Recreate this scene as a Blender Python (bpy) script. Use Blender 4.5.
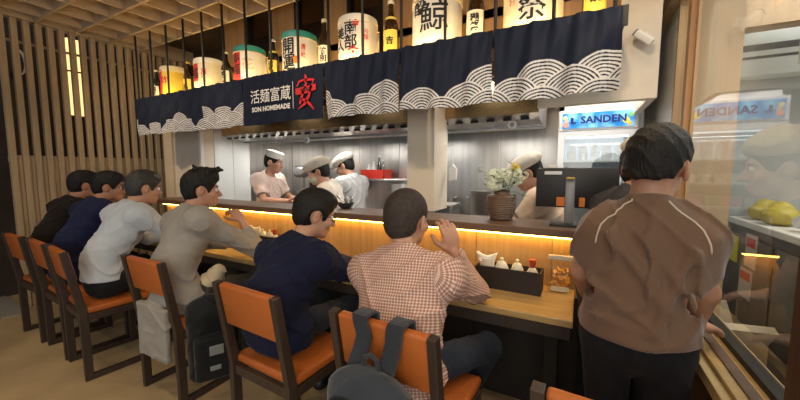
import bpy, bmesh, math, random
import numpy as np
from mathutils import Vector, Matrix
from mathutils.bvhtree import BVHTree
random.seed(7); rng = np.random.default_rng(7)
for o in list(bpy.data.objects): bpy.data.objects.remove(o)
SC = bpy.context.scene
COL = SC.collection
R = math.radians
# ------------------------------------------------------------------ camera, world, exposure
CAM_H, F_PX = 1.42, 335.0
cam_d = bpy.data.cameras.new('camera'); cam_d.sensor_width = 36; cam_d.lens = F_PX / 800 * 36
cam_d.clip_start = .02
cam = bpy.data.objects.new('camera', cam_d); COL.objects.link(cam)
cam.location = (0, 0, CAM_H); cam.rotation_euler = (R(90 - 5.1), 0, R(28.2))
SC.camera = cam
w = bpy.data.worlds.new('World'); SC.world = w; w.use_nodes = True
bg = w.node_tree.nodes['Background']; bg.inputs[0].default_value = (.80, .90, 1.0, 1); bg.inputs[1].default_value = .36
SC.view_settings.view_transform = 'Standard'; SC.view_settings.look = 'None'
SC.view_settings.exposure = 0.0; SC.view_settings.gamma = 1.0; SC.view_settings.use_curve_mapping = False
def lamp(name, kind, loc, energy, color, size=.3, size_y=None, target=None, spot=None):
    d = bpy.data.lights.new(name, kind); d.energy = energy; d.color = color
    if kind == 'AREA':
        d.size = size
        if size_y: d.shape = 'RECTANGLE'; d.size_y = size_y
    else: d.shadow_soft_size = size
    if kind == 'SPOT': d.spot_size = R(spot or 100); d.spot_blend = .8
    o = bpy.data.objects.new(name, d); COL.objects.link(o); o.location = loc
    if target is not None:
        o.rotation_euler = (Vector(target) - Vector(loc)).to_track_quat('-Z', 'Y').to_euler()
    return o
WARM = (1, .76, .5); NEUT = (1, .96, .9)
# assumed dining-side ceiling downlights, out of view, no fittings modelled
for i, (x, y) in enumerate([(-4.0, .3), (-2.6, .3), (-1.2, .3), (.2, .3), (-3.3, -.9), (-1.9, -.9), (-.5, -.9)]):
    lamp('assumed_downlight_lamp', 'SPOT', (x, y, 2.86), 24, WARM, .06, target=(x, y + .35, 0), spot=120)
# added area fill behind the camera, for daylight from an assumed shop front
lamp('added_front_fill', 'AREA', (.9, -2.1, 1.9), 62, (1, .94, .85), 3.0, 1.8, target=(-1.0, 2.0, 1.4))
lamp('face_fill_lamp', 'SPOT', (.22, 1.72, 2.86), 40, WARM, .05, target=(.27, 1.8, 0), spot=90)  # added fill spot, brightens the capped man's face so his reflection shows
# kitchen lights
for x in (-3.35, -2.45, -1.55, -.65):
    lamp('hood_lamp', 'AREA', (x, 3.0, 1.765), 6.5, (1, .94, .86), .5, .12, target=(x, 3.0, 0))
for x in (-3.4, -2.5, -1.6, -.6):
    lamp('assumed_kitchen_lamp', 'SPOT', (x, 2.54, 2.10), 17, (1, .95, .88), .08, target=(x, 3.1, 1.2), spot=130)  # assumed kitchen spots, no fittings modelled
lamp('assumed_kitchen_lamp', 'AREA', (.0, 2.85, 2.46), 14, (1, .97, .93), .5, .3, target=(0, 2.85, 0))  # assumed ceiling lamp near the fridge, unseen
# added warm spots, as assumed track lights, brightening the curtain, pier and column
for x in (-4.3, -3.4, -2.3, -1.15, 0.0):
    lamp('added_track_spot', 'SPOT', (x, .75, 2.84), 50, WARM, .05, target=(x - .05, 2.4, 1.7), spot=75)
# added unseen lamps brightening the preparation room behind the glass
lamp('added_back_room_lamp', 'AREA', (1.5, 2.25, 2.66), 26, (1, .98, .94), .8, .5, target=(1.4, 2.6, 0))
lamp('added_back_room_lamp', 'AREA', (1.5, .8, 2.66), 17, (1, .98, .94), .8, .5, target=(1.2, 2.0, 0))

# ------------------------------------------------------------------ materials
MATS = {}
def mat(name, color, rough=.6, metal=0., var=0., vscale=8., bump=0., bscale=40., stretch=None, emit=None, estr=0., spec=.5, coat=0., sheen=0., trans=0., c2=None, detail=4., distortion=0., bdist=.01):
    if name in MATS: return MATS[name]
    m = bpy.data.materials.new(name); m.use_nodes = True; nt = m.node_tree; N = nt.nodes; L = nt.links
    b = N['Principled BSDF']
    b.inputs['Base Color'].default_value = (*color, 1); b.inputs['Roughness'].default_value = rough
    b.inputs['Metallic'].default_value = metal; b.inputs['Specular IOR Level'].default_value = spec
    b.inputs['Coat Weight'].default_value = coat; b.inputs['Sheen Weight'].default_value = sheen
    b.inputs['Transmission Weight'].default_value = trans
    if emit: b.inputs['Emission Color'].default_value = (*emit, 1); b.inputs['Emission Strength'].default_value = estr
    if var or bump or c2:
        tc = N.new('ShaderNodeTexCoord'); mp = N.new('ShaderNodeMapping'); L.new(tc.outputs['Object'], mp.inputs[0])
        if stretch: mp.inputs['Scale'].default_value = stretch
        n = N.new('ShaderNodeTexNoise'); n.inputs['Scale'].default_value = vscale; n.inputs['Detail'].default_value = detail
        n.inputs['Distortion'].default_value = distortion
        L.new(mp.outputs[0], n.inputs['Vector'])
        if var or c2:
            r = N.new('ShaderNodeValToRGB'); r.color_ramp.elements[0].position = .3; r.color_ramp.elements[1].position = .7
            a = c2 if c2 else tuple(c * (1 - var) for c in color)
            z = color if c2 else tuple(min(1, c * (1 + var)) for c in color)
            r.color_ramp.elements[0].color = (*a, 1); r.color_ramp.elements[1].color = (*z, 1)
            L.new(n.outputs['Fac'], r.inputs[0]); L.new(r.outputs[0], b.inputs['Base Color'])
        if bump:
            n2 = N.new('ShaderNodeTexNoise'); n2.inputs['Scale'].default_value = bscale; n2.inputs['Detail'].default_value = 3
            L.new(mp.outputs[0], n2.inputs['Vector'])
            bp = N.new('ShaderNodeBump'); bp.inputs['Strength'].default_value = bump; bp.inputs['Distance'].default_value = bdist
            L.new(n2.outputs['Fac'], bp.inputs['Height']); L.new(bp.outputs[0], b.inputs['Normal'])
    MATS[name] = m; return m
def wood(name, c, c2, stretch, scale=3., rough=.5, coat=0., bump=.15):
    return mat(name, c, rough, c2=c2, vscale=scale, stretch=stretch, detail=6, distortion=.8, bump=bump, bscale=scale * 8, coat=coat)
floor_m = mat('floor_concrete', (.44, .32, .17), .55, var=.22, vscale=2.2, bump=.1, bscale=25, detail=8)
slat_m = wood('slat_wood', (.52, .39, .23), (.41, .29, .165), (12, 12, .8), 2.5, .6)
beam_m = wood('beam_wood', (.52, .40, .27), (.44, .33, .215), (2, 2, 8), 2.0, .6)
ceil_m = mat('ceiling_board', (.3, .21, .12), .8, var=.1)
panel_m = wood('counter_panel_wood', (.46, .29, .12), (.34, .2, .08), (9, 9, .7), 3, .45)
top_m = wood('table_top_wood', (.52, .36, .15), (.38, .24, .09), (.8, 10, 10), 3, .35, coat=.2)
ledge_m = wood('ledge_wood', (.13, .075, .045), (.085, .05, .03), (.7, 9, 9), 3, .45)
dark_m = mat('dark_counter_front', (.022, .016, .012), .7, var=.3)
darkwall_m = mat('dark_brown_wall', (.045, .028, .018), .8, var=.3, vscale=3)
plaster_m = mat('beige_plaster', (.66, .60, .51), .7, var=.04)
white_m = mat('white_paint', (.78, .77, .73), .6, var=.03)
grey_m = mat('grey_paint', (.34, .34, .32), .7, var=.05)
steel_m = mat('brushed_steel', (.60, .585, .56), .32, .95, var=.12, vscale=3, stretch=(6, 6, .4), bump=.08, bscale=6)
steel2_m = mat('dull_steel', (.36, .37, .39), .4, .9, var=.15, vscale=4)
warm_steel_m = mat('steel_warm_reflection', (.62, .42, .2), .25, .95, var=.2, vscale=2, stretch=(1, 1, .2))  # steel hood front: warm reflection of wood and LEDs painted as bronze colour
black_m = mat('black_metal', (.012, .011, .01), .5, .3)
plast_m = mat('black_plastic', (.012, .012, .013), .45, var=.1)
winwood_m = wood('window_frame_wood', (.5, .34, .19), (.42, .28, .15), (9, 9, .8), 2.5, .5)
browndark_m = wood('dark_mullion_wood', (.11, .055, .028), (.075, .036, .018), (9, 9, .8), 2.5, .5)
chairwood_m = wood('chair_walnut', (.055, .035, .024), (.032, .02, .014), (8, 8, .9), 3, .45)
orange_m = mat('orange_leather', (.44, .115, .02), .42, var=.1, vscale=6, bump=.12, bscale=120)
skin_m = mat('skin', (.50, .27, .175), .5, var=.07, vscale=14, bump=.05, bscale=160)
skin2_m = mat('skin_tan', (.42, .215, .13), .5, var=.08, vscale=14, bump=.05, bscale=160)
hair_m = mat('black_hair', (.009, .008, .007), .6, spec=.3, var=.3, vscale=60, bump=.5, bscale=140, stretch=(1, 1, .35))
eye_m = mat('eye_white', (.75, .72, .68), .25); iris_m = mat('eye_iris', (.02, .012, .0025), .2)
led_m = mat('led_strip_warm', (1, .7, .3), .5, emit=(1, .55, .10), estr=22)
led2_m = mat('shelf_led_warm', (1, .75, .4), .5, emit=(1, .68, .26), estr=38)
def fabric(name, c, var=.08, rough=.85, bump=.5, bscale=11, sheen=.04):
    return mat(name, c, rough, var=var, vscale=5, bump=bump, bscale=bscale, sheen=sheen, detail=3, bdist=.03, spec=.12)
def glass_mat(name, tint=(1, 1, 1), rough=.0, ior=1.5, refl=1.0):
    m = bpy.data.materials.new(name); m.use_nodes = True; nt = m.node_tree; N = nt.nodes; L = nt.links
    N.remove(N['Principled BSDF'])
    t = N.new('ShaderNodeBsdfTransparent'); t.inputs[0].default_value = (*tint, 1)
    g = N.new('ShaderNodeBsdfGlossy'); g.inputs['Roughness'].default_value = rough
    f = N.new('ShaderNodeFresnel'); f.inputs['IOR'].default_value = ior
    ge = N.new('ShaderNodeNewGeometry'); iv = N.new('ShaderNodeMath'); iv.operation = 'SUBTRACT'; iv.inputs[0].default_value = 1; L.new(ge.outputs['Backfacing'], iv.inputs[1])
    fm_ = N.new('ShaderNodeMath'); fm_.operation = 'MULTIPLY'; L.new(f.outputs[0], fm_.inputs[0]); L.new(iv.outputs[0], fm_.inputs[1])
    mx = N.new('ShaderNodeMixShader'); L.new(fm_.outputs[0], mx.inputs[0]); L.new(t.outputs[0], mx.inputs[1]); L.new(g.outputs[0], mx.inputs[2])
    L.new(mx.outputs[0], N['Material Output'].inputs[0]); MATS[name] = m; return m
glass_m = glass_mat('window_glass', (.96, .98, .975), 0, 1.95)
pouch_m = glass_mat('clear_plastic', (.93, .92, .9), .12, 1.45)

# ------------------------------------------------------------------ mesh helpers
class MB:
    def __init__(s): s.v = []; s.f = []; s.mi = []; s.cur = 0
    def add(s, V, Fc):
        n = len(s.v); s.v += [tuple(p) for p in V]; s.f += [tuple(i + n for i in f) for f in Fc]; s.mi += [s.cur] * len(Fc); return s
    def box(s, x0, x1, y0, y1, z0, z1, rot=None, c=None):
        V = [(x, y, z) for x in (x0, x1) for y in (y0, y1) for z in (z0, z1)]
        if rot is not None:
            c = Vector(c or ((x0 + x1) / 2, (y0 + y1) / 2, (z0 + z1) / 2)); V = [tuple(rot @ (Vector(p) - c) + c) for p in V]
        return s.add(V, [(0, 1, 3, 2), (4, 6, 7, 5), (0, 4, 5, 1), (2, 3, 7, 6), (0, 2, 6, 4), (1, 5, 7, 3)])
    def rbox(s, x0, x1, y0, y1, z0, z1, r=.01, seg=2, M=None):
        bm = bmesh.new(); bmesh.ops.create_cube(bm, size=1)
        for v in bm.verts: v.co = ((x0 + x1) / 2 + v.co.x * (x1 - x0), (y0 + y1) / 2 + v.co.y * (y1 - y0), (z0 + z1) / 2 + v.co.z * (z1 - z0))
        bmesh.ops.bevel(bm, geom=bm.edges[:], offset=min(r, .49 * min(x1 - x0, y1 - y0, z1 - z0)), segments=seg, profile=.5, affect='EDGES')
        if M is not None: bmesh.ops.transform(bm, matrix=M, verts=bm.verts[:])
        bm.verts.index_update(); s.add([v.co[:] for v in bm.verts], [[v.index for v in f.verts] for f in bm.faces]); bm.free(); return s
    def tube(s, pts, r, n=8, closed=False):
        pts = [Vector(p) for p in pts]; K = len(pts); rr = r if hasattr(r, '__len__') else [r] * K
        rings = []; prev = None
        for i, p in enumerate(pts):
            if closed: t = pts[(i + 1) % K] - pts[i - 1]
            else: t = pts[min(i + 1, K - 1)] - pts[max(i - 1, 0)]
            t.normalize()
            u = prev - t * prev.dot(t) if prev is not None else t.orthogonal()
            if u.length < 1e-5: u = t.orthogonal()
            u.normalize(); prev = u; wv = t.cross(u)
            rings.append([p + (u * math.cos(a) + wv * math.sin(a)) * rr[i] for a in [2 * math.pi * k / n for k in range(n)]])
        V = [q for ring in rings for q in ring]; Fc = []
        for i in range(K if closed else K - 1):
            a, b = i * n, ((i + 1) % K) * n
            for k in range(n): Fc.append((a + k, a + (k + 1) % n, b + (k + 1) % n, b + k))
        if not closed: Fc += [tuple(range(n - 1, -1, -1)), tuple(range((K - 1) * n, K * n))]
        return s.add(V, Fc)
    def lathe(s, prof, n=24, c=(0, 0, 0), axis='z'):
        V = []; Fc = []
        for r, z in prof:
            for k in range(n):
                a = 2 * math.pi * k / n; p = (r * math.cos(a), r * math.sin(a), z)
                if axis == 'y': p = (p[0], p[2], p[1])
                if axis == 'x': p = (p[2], p[0], p[1])
                V.append((c[0] + p[0], c[1] + p[1], c[2] + p[2]))
        for i in range(len(prof) - 1):
            for k in range(n): Fc.append((i * n + k, i * n + (k + 1) % n, (i + 1) * n + (k + 1) % n, (i + 1) * n + k))
        Fc += [tuple(range(n - 1, -1, -1)), tuple(range((len(prof) - 1) * n, len(prof) * n))]
        return s.add(V, Fc)
    def prism(s, poly, d0, d1, plane='xz'):
        n = len(poly)
        def P(a, b, d): return {'xz': (a, d, b), 'yz': (d, a, b), 'xy': (a, b, d)}[plane]
        V = [P(a, b, d0) for a, b in poly] + [P(a, b, d1) for a, b in poly]
        Fc = [tuple(range(n)), tuple(range(2 * n - 1, n - 1, -1))] + [(i, i + n, (i + 1) % n + n, (i + 1) % n) for i in range(n)]
        return s.add(V, Fc)
    def mesh(s, name, mats, smooth=False, bev=0):
        me = bpy.data.meshes.new(name); me.from_pydata(s.v, [], s.f)
        for m in (mats if isinstance(mats, (list, tuple)) else [mats]): me.materials.append(m)
        if max(s.mi or [0]): me.polygons.foreach_set('material_index', s.mi)
        bm = bmesh.new(); bm.from_mesh(me); bmesh.ops.recalc_face_normals(bm, faces=bm.faces[:])
        if bev: bmesh.ops.bevel(bm, geom=[e for e in bm.edges if e.is_manifold and e.calc_face_angle(0) > .5], offset=bev, segments=2, profile=.5, affect='EDGES')
        bm.to_mesh(me); bm.free()
        if smooth:
            me.polygons.foreach_set('use_smooth', [True] * len(me.polygons))
            if smooth != 'all': me.set_sharp_from_angle(angle=R(40))
        me.update(); return me
    def obj(s, name, mats, parent=None, smooth=False, bev=0, loc=None):
        return link(name, s.mesh(name, mats, smooth, bev), parent, loc)
def link(name, me, parent=None, loc=None):
    o = bpy.data.objects.new(name, me); COL.objects.link(o)
    if parent is not None: o.parent = parent
    if loc is not None: o.location = loc
    return o
def tag(o, label=None, cat=None, group=None, kind=None):
    if label: o['label'] = label
    if cat: o['category'] = cat
    if group: o['group'] = group
    if kind: o['kind'] = kind
    return o
def thing(name, label, cat, loc=(0, 0, 0), rz=0, group=None):
    o = bpy.data.objects.new(name, None); COL.objects.link(o); o.location = loc; o.rotation_euler = (0, 0, R(rz)); o.empty_display_size = .1
    return tag(o, label, cat, group)
def struct(o, label=None): return tag(o, label, None, None, 'structure')
def copy_tree(o, parent=None):
    c = o.copy(); COL.objects.link(c); c.parent = parent
    for ch in list(o.children): copy_tree(ch, c)
    return c
def text_geo(txt, size=1., bold=0., align='CENTER', line=1., sub=0):
    cu = bpy.data.curves.new('lettering', 'FONT'); cu.body = txt; cu.size = size; cu.offset = bold; cu.align_x = align; cu.align_y = 'CENTER'
    cu.space_line = line; cu.resolution_u = 2
    o = bpy.data.objects.new('lettering', cu); COL.objects.link(o)
    dg = bpy.context.evaluated_depsgraph_get(); dg.update(); ev = o.evaluated_get(dg); me = ev.to_mesh()
    bm = bmesh.new(); bm.from_mesh(me); ev.to_mesh_clear(); bpy.data.objects.remove(o); bpy.data.curves.remove(cu)
    bmesh.ops.triangulate(bm, faces=bm.faces[:])
    for _ in range(sub):
        bmesh.ops.subdivide_edges(bm, edges=bm.edges[:], cuts=1, use_grid_fill=True); bmesh.ops.triangulate(bm, faces=bm.faces[:])
    bm.verts.index_update(); V = [v.co[:] for v in bm.verts]; Fc = [[v.index for v in f.verts] for f in bm.faces]; bm.free()
    return V, Fc
def raw_mesh(name, V, Fc, mats):
    me = bpy.data.meshes.new(name); me.from_pydata(V, [], Fc)
    for m in (mats if isinstance(mats, (list, tuple)) else [mats]): me.materials.append(m)
    me.update(); return me

# ------------------------------------------------------------------ signed-distance bodies
def npv(p): return np.array(p, dtype=np.float32)
class SDF:
    def __init__(s): s.ops = []; s.lo = np.full(3, 1e9); s.hi = np.full(3, -1e9)
    def _bb(s, lo, hi): s.lo = np.minimum(s.lo, lo); s.hi = np.maximum(s.hi, hi)
    def cone(s, a, b, ra, rb, k=.02, mode='u'):
        a, b = np.array(a, float), np.array(b, float); ab = b - a; L2 = max(float(ab @ ab), 1e-9); rm = max(ra, rb)
        lo, hi = np.minimum(a, b) - rm, np.maximum(a, b) + rm
        def fn(X, Y, Z):
            t = np.clip(((X - a[0]) * ab[0] + (Y - a[1]) * ab[1] + (Z - a[2]) * ab[2]) / L2, 0, 1)
            return np.sqrt((X - a[0] - t * ab[0]) ** 2 + (Y - a[1] - t * ab[1]) ** 2 + (Z - a[2] - t * ab[2]) ** 2) - (ra + (rb - ra) * t)
        if mode == 'u': s._bb(lo, hi)
        s.ops.append((mode, fn, lo, hi, k)); return s
    def ell(s, c, r, Rm=None, k=.02, mode='u'):
        c = np.array(c, float); r = np.array(r, float); A = np.eye(3) if Rm is None else np.array(Rm, float); ext = np.abs(A) @ r
        lo, hi = c - ext, c + ext
        def fn(X, Y, Z):
            dx, dy, dz = X - c[0], Y - c[1], Z - c[2]
            q = [A[0, i] * dx + A[1, i] * dy + A[2, i] * dz for i in range(3)]
            k0 = np.sqrt((q[0] / r[0]) ** 2 + (q[1] / r[1]) ** 2 + (q[2] / r[2]) ** 2)
            k1 = np.sqrt((q[0] / r[0] ** 2) ** 2 + (q[1] / r[1] ** 2) ** 2 + (q[2] / r[2] ** 2) ** 2) + 1e-9
            return k0 * (k0 - 1) / k1
        if mode == 'u': s._bb(lo, hi)
        s.ops.append((mode, fn, lo, hi, k)); return s
    def box(s, c, h, r=.01, Rm=None, k=.02, mode='u'):
        c = np.array(c, float); h = np.array(h, float); A = np.eye(3) if Rm is None else np.array(Rm, float); ext = np.abs(A) @ h
        lo, hi = c - ext, c + ext
        def fn(X, Y, Z):
            dx, dy, dz = X - c[0], Y - c[1], Z - c[2]
            q = [np.abs(A[0, i] * dx + A[1, i] * dy + A[2, i] * dz) - (h[i] - r) for i in range(3)]
            out = np.sqrt(np.maximum(q[0], 0) ** 2 + np.maximum(q[1], 0) ** 2 + np.maximum(q[2], 0) ** 2)
            return out + np.minimum(np.maximum(q[0], np.maximum(q[1], q[2])), 0) - r
        if mode == 'u': s._bb(lo, hi)
        s.ops.append((mode, fn, lo, hi, k)); return s
    def cut(s, c, n, rad=None, k=.004):                       # remove the side n points to, inside a ball (or everywhere)
        c = np.array(c, float); n = np.array(n, float); n = n / np.linalg.norm(n)
        def fn(X, Y, Z):
            d = -((X - c[0]) * n[0] + (Y - c[1]) * n[1] + (Z - c[2]) * n[2])
            if rad: d = np.maximum(d, np.sqrt((X - c[0]) ** 2 + (Y - c[1]) ** 2 + (Z - c[2]) ** 2) - rad)
            return d
        s.ops.append(('s', fn, None if not rad else c - rad, None if not rad else c + rad, k)); return s
    def wob(s, fn): s.ops.append(('n', fn, None, None, 0)); return s
    def mesh(s, name, mats, h=.008):
        pad = .03; lo = s.lo - pad; hi = s.hi + pad
        n = np.ceil((hi - lo) / h).astype(int) + 1
        ax = [(lo[i] + h * np.arange(n[i])).astype(np.float32) for i in range(3)]
        V = np.full(n, .2, np.float32)
        for mode, fn, bl, bh, k in s.ops:
            if bl is None: sl = [slice(0, n[i]) for i in range(3)]
            else:
                e = max(k, 0) + 3 * h
                sl = [slice(max(0, int((bl[i] - e - lo[i]) / h)), max(1, min(n[i], int((bh[i] + e - lo[i]) / h) + 2))) for i in range(3)]
            X = ax[0][sl[0]][:, None, None]; Y = ax[1][sl[1]][None, :, None]; Z = ax[2][sl[2]][None, None, :]
            d = fn(X, Y, Z).astype(np.float32); v = V[tuple(sl)]
            if mode == 'u':
                hh = np.clip(.5 + .5 * (d - v) / max(k, 1e-5), 0, 1); V[tuple(sl)] = d * (1 - hh) + v * hh - k * hh * (1 - hh)
            elif mode == 's':
                d = -d; hh = np.clip(.5 - .5 * (d - v) / max(k, 1e-5), 0, 1); V[tuple(sl)] = d * (1 - hh) + v * hh + k * hh * (1 - hh)
            else: V[tuple(sl)] = v + d
        P, Q = surface_nets(V, lo, h)
        me = bpy.data.meshes.new(name); me.vertices.add(len(P)); me.vertices.foreach_set('co', P.astype(np.float32).ravel())
        me.loops.add(len(Q) * 4); me.loops.foreach_set('vertex_index', Q.astype(np.int32).ravel())
        me.polygons.add(len(Q)); me.polygons.foreach_set('loop_start', np.arange(0, 4 * len(Q), 4, dtype=np.int32))
        me.polygons.foreach_set('use_smooth', np.ones(len(Q), bool))
        for m in (mats if isinstance(mats, (list, tuple)) else [mats]): me.materials.append(m)
        me.update(calc_edges=True); me.validate(); return me
def surface_nets(V, lo, h):
    S = V < 0; nx, ny, nz = V.shape
    cnt = np.zeros((nx - 1, ny - 1, nz - 1), np.int8)
    for i in (0, 1):
        for j in (0, 1):
            for k in (0, 1): cnt += S[i:nx - 1 + i, j:ny - 1 + j, k:nz - 1 + k]
    act = (cnt > 0) & (cnt < 8); idx = np.full(cnt.shape, -1, np.int64); C = np.argwhere(act); idx[act] = np.arange(len(C))
    acc = np.zeros((len(C), 3)); num = np.zeros(len(C))
    for axis in range(3):
        o1, o2 = [a for a in range(3) if a != axis]
        for p in (0, 1):
            for q in (0, 1):
                A = C.copy(); A[:, o1] += p; A[:, o2] += q; B = A.copy(); B[:, axis] += 1
                a = V[A[:, 0], A[:, 1], A[:, 2]]; b = V[B[:, 0], B[:, 1], B[:, 2]]; cr = (a < 0) != (b < 0)
                t = np.where(cr, a / np.where(cr, a - b, 1), 0); pos = A.astype(float); pos[:, axis] += t
                acc[cr] += pos[cr]; num[cr] += 1
    P = acc / num[:, None] * h + lo
    quads = []
    for axis in range(3):
        o1, o2 = [(1, 2), (2, 0), (0, 1)][axis]
        a = [slice(None)] * 3; b = [slice(None)] * 3; a[axis] = slice(0, -1); b[axis] = slice(1, None)
        ch = S[tuple(a)] != S[tuple(b)]; E_ = np.argwhere(ch)
        E_ = E_[(E_[:, o1] >= 1) & (E_[:, o2] >= 1) & (E_[:, o1] < V.shape[o1] - 1) & (E_[:, o2] < V.shape[o2] - 1)]
        if not len(E_): continue
        ins = S[E_[:, 0], E_[:, 1], E_[:, 2]]
        def cell(d1, d2):
            D = E_.copy(); D[:, o1] += d1; D[:, o2] += d2; return idx[D[:, 0], D[:, 1], D[:, 2]]
        q = np.stack([cell(-1, -1), cell(0, -1), cell(0, 0), cell(-1, 0)], 1); q[~ins] = q[~ins][:, ::-1]; quads.append(q)
    Q = np.concatenate(quads); Q = Q[(Q >= 0).all(1)]
    return P, Q
def rotm(yaw=0, pitch=0, roll=0):
    return np.array(Matrix.Rotation(R(yaw), 3, 'Z') @ Matrix.Rotation(R(pitch), 3, 'X') @ Matrix.Rotation(R(roll), 3, 'Y'))
def frame(d, n):
    d = np.array(d, float); d /= np.linalg.norm(d); n = np.array(n, float); n = n - d * (n @ d); n /= np.linalg.norm(n); return d, n
def folds(amp, f=26., ph=0., dirv=(1, .6, .8)):
    a, b, c = dirv; f = f * .72
    def fn(X, Y, Z):
        wv = np.sin(6.5 * X + 4.3 * Z + ph) + .8 * np.sin(5.7 * Y - 7.1 * Z + 2 * ph) + .35 * np.sin(17 * X - 13 * Y + 15 * Z)
        r1 = (1 - np.abs(np.sin(f * (a * X + b * Y + c * Z) + 1.9 * wv + ph))) ** 3
        r2 = (1 - np.abs(np.sin(1.45 * f * (-.75 * a * X + c * Y + .8 * b * Z) - 1.6 * wv + 2.1 * ph))) ** 3
        m = .55 + .45 * np.sin(9 * Z + 5 * X - 4 * Y + ph)
        return -amp * (1.25 * r1 * m + 1.0 * r2 * (1.1 - m) - .28)
    return fn
# ================================================================== SETTING
CEIL = 2.93
floor = struct(MB().box(-7.5, 3.2, -2.2, 3.9, -.06, 0).obj('floor', floor_m))
th = struct(MB().prism([(-5.95, 1.14), (-4.80, 1.10), (-4.82, .92), (-5.95, .80)], 0, .012, 'xy').obj('trim_1', mat('threshold_stone', (.34, .31, .26), .5, var=.1)))
# slatted screen wall on the far left
wl = struct(MB().box(-5.70, -5.64, -1.0, 3.9, 0, 3.2).obj('wall_left', darkwall_m))
sl_full = MB().box(-.03, .03, -.023, .023, 0, CEIL - .005).mesh('slat', slat_m, bev=.003)
sl_low = MB().box(-.02, .02, -.019, .019, 0, 1.57).mesh('slat', slat_m, bev=.003)
for i in range(21):
    link('slat', sl_full, wl, (-5.03, 1.15 + .088 * i, 0)); link('slat', sl_low, wl, (-5.045, 1.194 + .088 * i, 0))
MB().box(-5.075, -5.062, 1.1, 3.0, 2.70, 2.725).obj('rail', slat_m, wl)
MB().box(-5.09, -5.07, 1.13, 3.0, 1.50, 1.56).obj('rail', slat_m, wl)
lw = thing('wall_lantern', 'tall warm lit wall lantern glowing behind the slatted screen', 'lantern', (-5.6, 1.88, 2.1))
MB().box(-.04, .0, -.10, .10, -.02, .95).obj('back_plate', black_m, lw)
MB().rbox(0, .05, -.085, .085, .55, .92, .01).obj('lit_panel', mat('lantern_glow', (1, .8, .5), .5, emit=(1, .66, .25), estr=1.6), lw)
MB().rbox(0, .05, -.085, .085, .0, .52, .01).obj('lit_panel', MATS['lantern_glow'], lw)
mo = thing('crescent_wall_ornament', 'pale curved crescent ornament hanging behind the slats', 'ornament', (-5.6, 1.35, 2.62))
MB().tube([(.02, .10 * math.cos(a), .16 * math.sin(a)) for a in np.linspace(-1.0, 1.35, 12)], [.004 + .014 * math.sin(math.pi * k / 11) for k in range(12)], 8).obj('crescent', mat('pale_brass', (.7, .6, .42), .4, .3), mo, True)
MB().box(-.04, .02, -.01, .02, -.18, -.12).obj('bracket', black_m, mo)
# coffered ceiling
ce = struct(MB().box(-5.10, .62, -1.8, 3.0, CEIL + .18, CEIL + .22).obj('ceiling', ceil_m))
bx = MB().box(-2.85, 2.85, -.011, .011, 0, .18).mesh('beam', beam_m)
by = MB().box(-.011, .011, -2.05, 2.05, .002, .18).mesh('beam', beam_m)
for i in range(13): link('beam', bx, ce, (-2.24, 2.33 - .3133 * i, CEIL))
for i in range(19): link('beam', by, ce, (-3.25 + .31 * (i - 5), .30, CEIL))
MB().box(-5.10, -4.995, -1.75, 3.0, CEIL, CEIL + .18).obj('edge_beam', beam_m, ce)
# pier on the left of the kitchen opening
struct(MB().box(-4.64, -3.89, 2.40, 2.52, 0, 2.14).obj('wall_pier', plaster_m))
struct(MB().box(-4.68, -4.50, 2.372, 2.40, 0, 2.14).obj('trim_2', mat('cream_trim', (.66, .56, .4), .6)))
struct(MB().rbox(-3.925, -3.885, 2.36, 2.40, 1.10, 2.14, .006).obj('trim_3', white_m))
kl = struct(MB().box(-3.94, -3.89, 2.52, 3.78, 0, 2.6).obj('wall_kitchen_left', steel_m))
for k in range(2): MB().box(-3.89, -3.882, 2.525 + .245 * k, 2.765 + .245 * k, .5, 2.5).obj('panel', mat('white_panel', (.72, .75, .74), .35), kl)
kb = struct(MB().box(-3.94, .49, 3.78, 3.84, 0, 2.6).obj('wall_kitchen_back', steel_m))
for k in range(7): MB().box(-3.88 + .62 * k, -3.27 + .62 * k, 3.766, 3.78, .5, 2.45).obj('steel_panel', steel_m, kb)
struct(MB().box(-3.94, .49, 2.50, 3.84, 2.5, 2.56).obj('ceiling_kitchen', white_m))
col = struct(MB().box(-1.22, -.99, 2.40, 2.69, 1.10, 2.14).obj('wall_column', mat('cream_column', (.62, .55, .44), .6)))
# beige bulkhead right of the hood
struct(MB().box(-.27, .37, 2.43, 2.50, 1.835, 2.14).obj('wall_bulkhead', plaster_m))
struct(MB().box(.175, .37, 2.43, 2.50, 2.14, 3.07).obj('wall_bulkhead_upper', plaster_m))
struct(MB().box(.33, .37, 2.50, 3.78, 1.835, 2.5).obj('wall_bulkhead_return', plaster_m))
# wood panelling with openings behind the bottle shelf
wp = struct(MB().box(-3.6, .175, 2.52, 2.56, 2.10, 2.24).obj('wall_shelf_back', panel_m))
pw = wood('shelf_panel_wood', (.36, .22, .1), (.28, .16, .07), (9, 9, .7), 3, .5)
for x0, x1 in [(-3.56, -3.20), (-2.81, -2.50), (-2.13, -1.87), (-1.50, -.95), (-.85, -.34), (-.34, .175)]:
    MB().box(x0, x1, 2.50, 2.56, 2.24, 3.07).obj('panel', pw, wp)
for x0, x1 in [(-3.20, -2.81), (-2.50, -2.13), (-1.87, -1.50)]:
    for xx in (x0, x1 - .035): MB().box(xx, xx + .035, 2.495, 2.565, 2.24, 3.07).obj('opening_frame', black_m, wp)
struct(MB().box(-5.7, .1, 3.06, 3.10, 2.10, 3.3).obj('wall_loft', darkwall_m))
struct(MB().box(-5.7, .1, 2.5, 3.10, 3.10, 3.14).obj('ceiling_loft', darkwall_m))
struct(MB().box(-3.6, -1.3, 3.0, 3.06, 2.74, 2.80).obj('trim_4', pw))
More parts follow.
